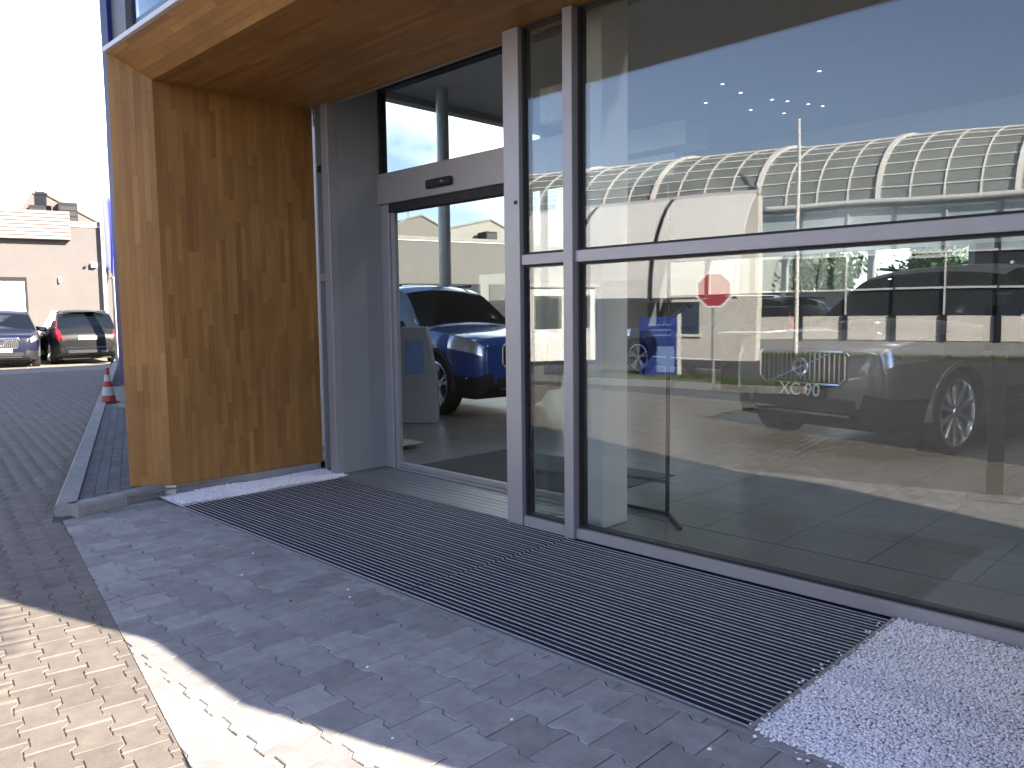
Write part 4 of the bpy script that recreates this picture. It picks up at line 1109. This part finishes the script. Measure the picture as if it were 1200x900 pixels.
def flagpole(x, y, h, label, flag=None, group='white flagpoles of the car yard'):
    t = empty('flagpole', (x, y, -.05), label, 'flagpole', group)
    MB().tube((0, 0, 0), (0, 0, h), .085, .05, 14).build('pole', M['white'], t, smooth=True)
    MB().lathe([(0.0, .07), (.05, .05), (.06, 0), (.045, -.02)], (0, 0, h), (0, 0, 1), 12).build('cap', M['white'], t, smooth=True)
    MB().lathe([(.0, .06), (.12, .05), (.16, 0)], (0, 0, 0), (0, 0, 1), 12).build('base', M['steel'], t)
    if flag:
        for (z0, z1, ln, m_, dirn, ph) in flag:
            b = MB(); nx, nz = 14, 16
            for i in range(nx + 1):
                u = i / nx
                for j in range(nz + 1):
                    v = j / nz; d = ln * u * (1 - .45 * (1 - v) * u)
                    wv = .10 * math.sin(u * 9 + v * 3 + ph) * u
                    b.v.append((dirn[0] * d - dirn[1] * wv + .06 * dirn[0], dirn[1] * d + dirn[0] * wv + .06 * dirn[1], z0 + (z1 - z0) * v - .5 * u * u * (1 - .3 * v)))
            for i in range(nx):
                for j in range(nz):
                    a = i * (nz + 1) + j; b.f.append((a, a + nz + 1, a + nz + 2, a + 1)); b.m.append(0)
            o = b.build('flag', m_, t, smooth=True)
            md = o.modifiers.new('thick', 'SOLIDIFY'); md.thickness = .004
    return t
def G(px, py_):      # ground point seen through a pixel of the photograph, used once to set out far things
    d = _f + _r2 * ((px - 600) / 932) - _u2 * ((py_ - 450) / 932)
    return Vector((0, 0, 1.6)) + d * (-1.6 / d.z)
flagpole(-40.3, 13.25, 16.5, 'white flagpole with limp white and blue flags left of the wooden pier',
         [(7.6, 14.8, .62, M['white'], (.3, .95), 0.3), (4.0, 7.4, .55, M['flagblue'], (.3, .95), 1.7)])
flagpole(-20.0, 3.75, 7.0, 'white flagpole with a blue flag at the left edge of the yard', [(4.75, 5.9, .92, M['flagblue'], (.75, .66), .8)])

# ------------------------------------------------------------------ across the yard: everything the glass mirrors
hd = Vector((7.85, -2.4, 0)).normalized()                # along the hall, to +x
hall = empty('vaulted_hall', (-14.7, -20.0, -.05), 'long hall with white ribbed barrel vault of glass across the yard', 'building')
hall.rotation_euler = (0, 0, math.atan2(hd.y, hd.x))     # local x along the hall, local -y away from the showroom
X0, X1, ZE, RV = -34.0, 26.0, 5.5, 3.1
DEP = 6.2
nseg = 18
V = []; F = []
for i in range(2):
    x = X0 if i == 0 else X1
    for j in range(nseg + 1):
        a = math.pi * j / nseg
        V.append((x, -RV + RV * math.cos(a), ZE + RV * .86 * math.sin(a)))
F = [(j, j + 1, nseg + 2 + j, nseg + 1 + j) for j in range(nseg)]
b = MB(); b.add(V, F); b.build('vault_glazing', M['vaultglass'], hall, smooth=True)
rb_ = {}
for big in (0, 1):
    r_ = MB(); hw_, hh = (.09, .14) if big else (.032, .06)
    vs = []
    for j in range(nseg + 1):
        a = math.pi * j / nseg; cy, sz = math.cos(a), math.sin(a) * .86
        for (dx, rr_) in ((-hw_, .01), (hw_, .01), (hw_, hh), (-hw_, hh)): vs.append((dx + .36 * (RV - RV * cy), -RV + (RV + rr_) * cy, ZE + (RV + rr_) * sz))
    r_.add(vs, [(4 * j + e, 4 * j + (e + 1) % 4, 4 * j + 4 + (e + 1) % 4, 4 * j + 4 + e) for j in range(nseg) for e in range(4)])
    rb_[big] = r_.mesh('vault_rib', M['white'])
k = 0; x = X0
while x <= X1 + .01:
    o = link('vault_rib', rb_[1 if k % 4 == 0 else 0], hall); o.location = (x, 0, 0); k += 1; x += 1.05
for j in range(1, nseg, 1):
    a = math.pi * j / nseg
    if a < math.pi * .62:
        MB().box(X0, X1, -RV + (RV + .03) * math.cos(a) - .018, -RV + (RV + .03) * math.cos(a) + .018, ZE + (RV + .03) * .86 * math.sin(a) - .018, ZE + (RV + .03) * .86 * math.sin(a) + .018).build('purlin', M['white'], hall)
MB().tube((X0, .12, ZE - .03), (X1, .12, ZE - .03), .095, n=10).build('gutter', M['flash'], hall, smooth=True)
# front wall of the hall: glazing, spandrels, posts
box('front_glazing', X0, X1, -.35, -.25, 1.45, 3.599, M['hallglass'], hall); box('clerestory', X0, X1, -.35, -.25, 3.601, ZE - .17, M['clerestory'], hall)
box('end_wall', X0, X0 + .2, -2 * RV, -.36, 0, ZE, M['panel_grey'], hall); box('end_wall', X1 - .2, X1, -2 * RV, -.36, 0, ZE, M['panel_grey'], hall)
box('rear_wall', X0 + .2, X1 - .2, -2 * RV, -2 * RV + .2, 0, ZE - .02, M['panel_grey'], hall)
box('base_wall', X0, X1, -.36, -.06, 0.0, .52, M['panel_grey'], hall)
for q in range(int((X1 - X0) / 1.6)):
    xa = X0 + q * 1.6
    if -12 < xa < 24:
        box('spandrel', xa + .10, xa + 1.5, -.20, -.12, .55, 1.42, M['white_warm'], hall)
    box('wall_post', xa - .08, xa + .08, -.24, -.02, .521, 1.46, M['unit'], hall)
    box('mullion', xa - .03, xa + .03, -.24, -.16, 1.461, ZE - .18, M['flash'] if q % 2 else M['unit'], hall)
for z in (2.35, 3.6): box('glazing_rail', X0, X1, -.235, -.165, z, z + .07, M['flash'], hall)
box('floor_slab', X0, X1, -2 * RV, -.37, 0.0, .06, M['panel_grey'], hall)
# white curved canopy hall in front of the vault
ph = empty('curved_canopy', (-12.8, -15.7, -.05), 'white curved sheet canopy with dark seams in front of the glass vault', 'canopy')
pv = Vector((9.7, -2.0, 0)).normalized(); ph.rotation_euler = (0, 0, math.atan2(pv.y, pv.x))
pts = [(0, 5.5)] + [(.12 + 1.9 * math.sin(a * .5 * math.pi / 8) ** 1.3, 5.42 - 3.3 * (1 - math.cos(a * .5 * math.pi / 8)) ** .9) for a in range(1, 9)]
for q in range(7):
    xa = -2.9 * (q + 1)
    lo = [(p[0], p[1]) for p in pts] + [(p[0] - .08, p[1] - .06) for p in reversed(pts)]
    MB().prism(lo, (xa + .05, 0, 0), (0, 1, 0), (0, 0, 1), (1, 0, 0), 2.80).build('canopy_sheet', M['white'], ph)
    dk = [(p[0] + .03, p[1] + .01) for p in pts] + [(p[0] - .09, p[1] - .09) for p in reversed(pts)]
    MB().prism(dk, (xa - .06, 0, 0), (0, 1, 0), (0, 0, 1), (1, 0, 0), .12).build('seam', M['unit'], ph)
box('top_trim', -20.35, .02, -.12, .10, 5.44, 5.56, M['flash'], ph)
box('canopy_wall', -20.3, -.05, -.60, -.10, 0.0, 5.43, M['white_warm'], ph)
for q in range(5):
    w = box('window', -19.5 + q * 3.9, -17.6 + q * 3.9, -.099, -.06, .9, 2.0, M['hallglass'], ph)
    box('window_frame', -19.6 + q * 3.9, -17.5 + q * 3.9, -.099, -.03, 2.001, 2.09, M['white'], w); box('window_frame', -19.6 + q * 3.9, -17.5 + q * 3.9, -.099, -.03, .81, .899, M['white'], w)
# white booth with a green tinted window
bo = empty('white_booth', (-17.9, -10.9, -.05), 'white guard booth with green tinted window at the edge of the yard', 'booth', rz=R(20))
box('walls', -1.3, 1.3, -1.2, 1.2, .12, 2.45, M['white'], bo, .02); box('roof', -1.4, 1.4, -1.3, 1.3, 2.451, 2.58, M['flash'], bo, .01); box('base', -1.25, 1.25, -1.15, 1.15, 0, .119, M['unit'], bo)
for y0 in (-1.0, 0.05):
    w = box('window', 1.301, 1.32, y0, y0 + .95, 1.15, 2.2, M['hallglass'], bo); box('window_frame', 1.3005, 1.335, y0 - .04, y0 + .99, 2.201, 2.26, M['white'], w); box('window_frame', 1.3005, 1.335, y0 - .04, y0 + .99, 1.08, 1.149, M['white'], w)
w = box('window', -1.0, 1.0, 1.201, 1.22, 1.15, 2.2, M['hallglass'], bo); box('window_frame', -1.05, 1.05, 1.2005, 1.235, 2.201, 2.26, M['white'], w); box('window_frame', -1.05, 1.05, 1.2005, 1.235, 1.08, 1.149, M['white'], w)
# blue information sign, stop sign, flagpole
isg = empty('information_sign', (-11.2, -7.7, -.05), 'low blue information sign with pale text lines on the grass strip', 'sign', rz=R(-36))
# faces the showroom: local +y
box('panel', -.45, .45, -.05, .05, .12, 1.55, M['signblue'], isg, .01)
box('post', .47, .56, -.06, .06, 0, 1.62, M['flash'], isg); box('footing', -.5, .6, -.12, .12, -.02, .119, M['kerb'], isg)
for q in range(3): box('text_line', -.25 + .05 * q, .32, .0505, .056, 1.10 + .13 * q - .015, 1.10 + .13 * q + .012, M['signlight'], isg)
box('light_field', -.02, .40, .0505, .056, .18, .82, M['signlight'], isg)
ss = empty('stop_sign', (-9.1, -6.75, -.05), 'red octagonal road sign with white rim on a grey pole in the grass', 'road sign', rz=R(-36))
octp = [(.40 * math.cos(math.pi / 8 + q * math.pi / 4), .40 * math.sin(math.pi / 8 + q * math.pi / 4)) for q in range(8)]
oct2 = [(p[0] * .90, p[1] * .90) for p in octp]
MB().prism(octp, (0, .045, 2.12), (1, 0, 0), (0, 0, 1), (0, 1, 0), .012).build('rim', M['white'], ss)
MB().prism(oct2, (0, .0575, 2.12), (1, 0, 0), (0, 0, 1), (0, 1, 0), .004).build('face', M['signred'], ss)
MB().tube((0, 0, 0), (0, 0, 2.45), .035, n=12).build('pole', M['steel'], ss, smooth=True); box('clamp', -.06, .06, -.04, .045, 1.9, 1.94, M['steel'], ss); box('clamp', -.06, .06, -.04, .045, 2.1, 2.14, M['steel'], ss)
flagpole(-13.2, -19.3, 8.4, 'white bare flagpole in front of the vaulted hall across the yard')
# second dark pole near the right
# grass strip with kerb
gs_ = MB().add([(-13.4, -5.75, -.012), (-7.2, -6.7, -.012), (-7.0, -8.6, -.012), (-13.4, -8.3, -.012)], [(0, 1, 2, 3)]).build('verge_soil', M['soil'])
tag(gs_, 'earth of the grass verge across the yard', kind='structure')
def grass(name, poly0, poly1, n, label):
    P0, P1 = np.array(poly0), np.array(poly1)      # two edges (a->b)
    u, v = RNG.random(n), RNG.random(n)
    P = (P0[0] * (1 - u[:, None]) + P0[1] * u[:, None]) * (1 - v[:, None]) + (P1[0] * (1 - u[:, None]) + P1[1] * u[:, None]) * v[:, None]
    a = RNG.uniform(0, math.pi, n); h = RNG.uniform(.04, .14, n); w = .012
    d = np.stack([np.cos(a), np.sin(a)], 1) * w; lean = RNG.normal(0, .03, (n, 2))
    V = np.stack([np.c_[P - d, np.full(n, -.015)], np.c_[P + d, np.full(n, -.015)], np.c_[P + lean, h]], 1).reshape(-1, 3)
    o = big_mesh(name, V, [np.arange(3 * n).reshape(n, 3)], M['grass']); tag(o, label, kind='stuff')
grass('grass', [(-13.2, -6.0), (-7.4, -6.9)], [(-13.2, -8.2), (-7.2, -8.5)], 16000, 'short green grass of the verge round the signs')
grass('grass', [(-20, -17.6), (8, -26.2)], [(-20, -15.6), (8, -24.0)], 9000, 'long strip of dull grass along the foot of the vaulted hall')
vk = empty('verge_kerb', (-13, -5.6, 0), kind='structure'); tag(vk, 'concrete kerb along the grass verge across the yard')
for q in range(7):
    a = Vector((-13.4 + q * .92, -5.62 - q * .15, -.05)) - vk.location; b = a + Vector((.91, -.162, 0)); d = (b - a).normalized()
    MB().obox(a, d, Vector((-d.y, d.x, 0)), (0, 0, 1), (b - a).length, .14, .14).build('kerb_stone', M['kerb'], vk)
# trees beyond the hall and behind the showroom
def tree(x, y, h, label, seed, rad=1.6):
    rg = np.random.default_rng(seed)
    t = empty('leafy_tree', (x, y, -.05), label, 'tree', 'trees beyond the buildings')
    b = MB(); b.tube((0, 0, 0), (0, 0, h * .45), .16, .11, 8)
    cl = []
    for q in range(9):
        a = q * 2.4; z = h * (.38 + .05 * (q % 4)); e = Vector((math.cos(a) * rad * .7, math.sin(a) * rad * .7, z + h * .28 * rg.uniform(.6, 1.2)))
        b.tube((0, 0, z * .95), e, .06, .02, 6); cl.append(np.array(e))
    for q in range(8): cl.append(np.array([rg.normal(0, rad * .35), rg.normal(0, rad * .35), h * rg.uniform(.6, .95)]))
    b.build('trunk', M['bark'], t)
    n = 2600; c = np.array(cl)[rg.integers(0, len(cl), n)] + rg.normal(0, rad * .24, (n, 3))
    d1 = rg.normal(0, 1, (n, 3)); d1 /= np.linalg.norm(d1, axis=1)[:, None]; d2 = np.cross(d1, rg.normal(0, 1, (n, 3))); d2 /= np.linalg.norm(d2, axis=1)[:, None]
    s_ = rg.uniform(.07, .15, (n, 1))
    V = np.stack([c - d1 * s_, c + d2 * s_ * .5, c + d1 * s_, c - d2 * s_ * .5], 1).reshape(-1, 3)
    big_mesh('crown', V, [np.arange(4 * n).reshape(n, 4)], M['leaf'], t)
tree(-12.3, 27.5, 4.2, 'young leafy tree outside the rear windows of the showroom', 3, 1.2)
tree(-9.0, 29.0, 4.0, 'small round leafy tree outside the rear windows further right', 4, 1.1)
tree(16, -34, 8.0, 'tall leafy tree behind the far end of the vaulted hall', 5, 2.2)
# upright blue stele beside the right end of the portal (unseen, added for its stepped shadow)
st_ = empty('shadow_occluder', (.50, 2.76, 0), 'upright blue stele out of view, added for its stepped shadow, beside the right end of the portal', 'occluder')
box('panel', -.68, .70, -.05, .05, .06, 2.27, M['signblue'], st_, .01); box('base', -.69, .72, -.12, .12, 0, .059, M['steel'], st_)
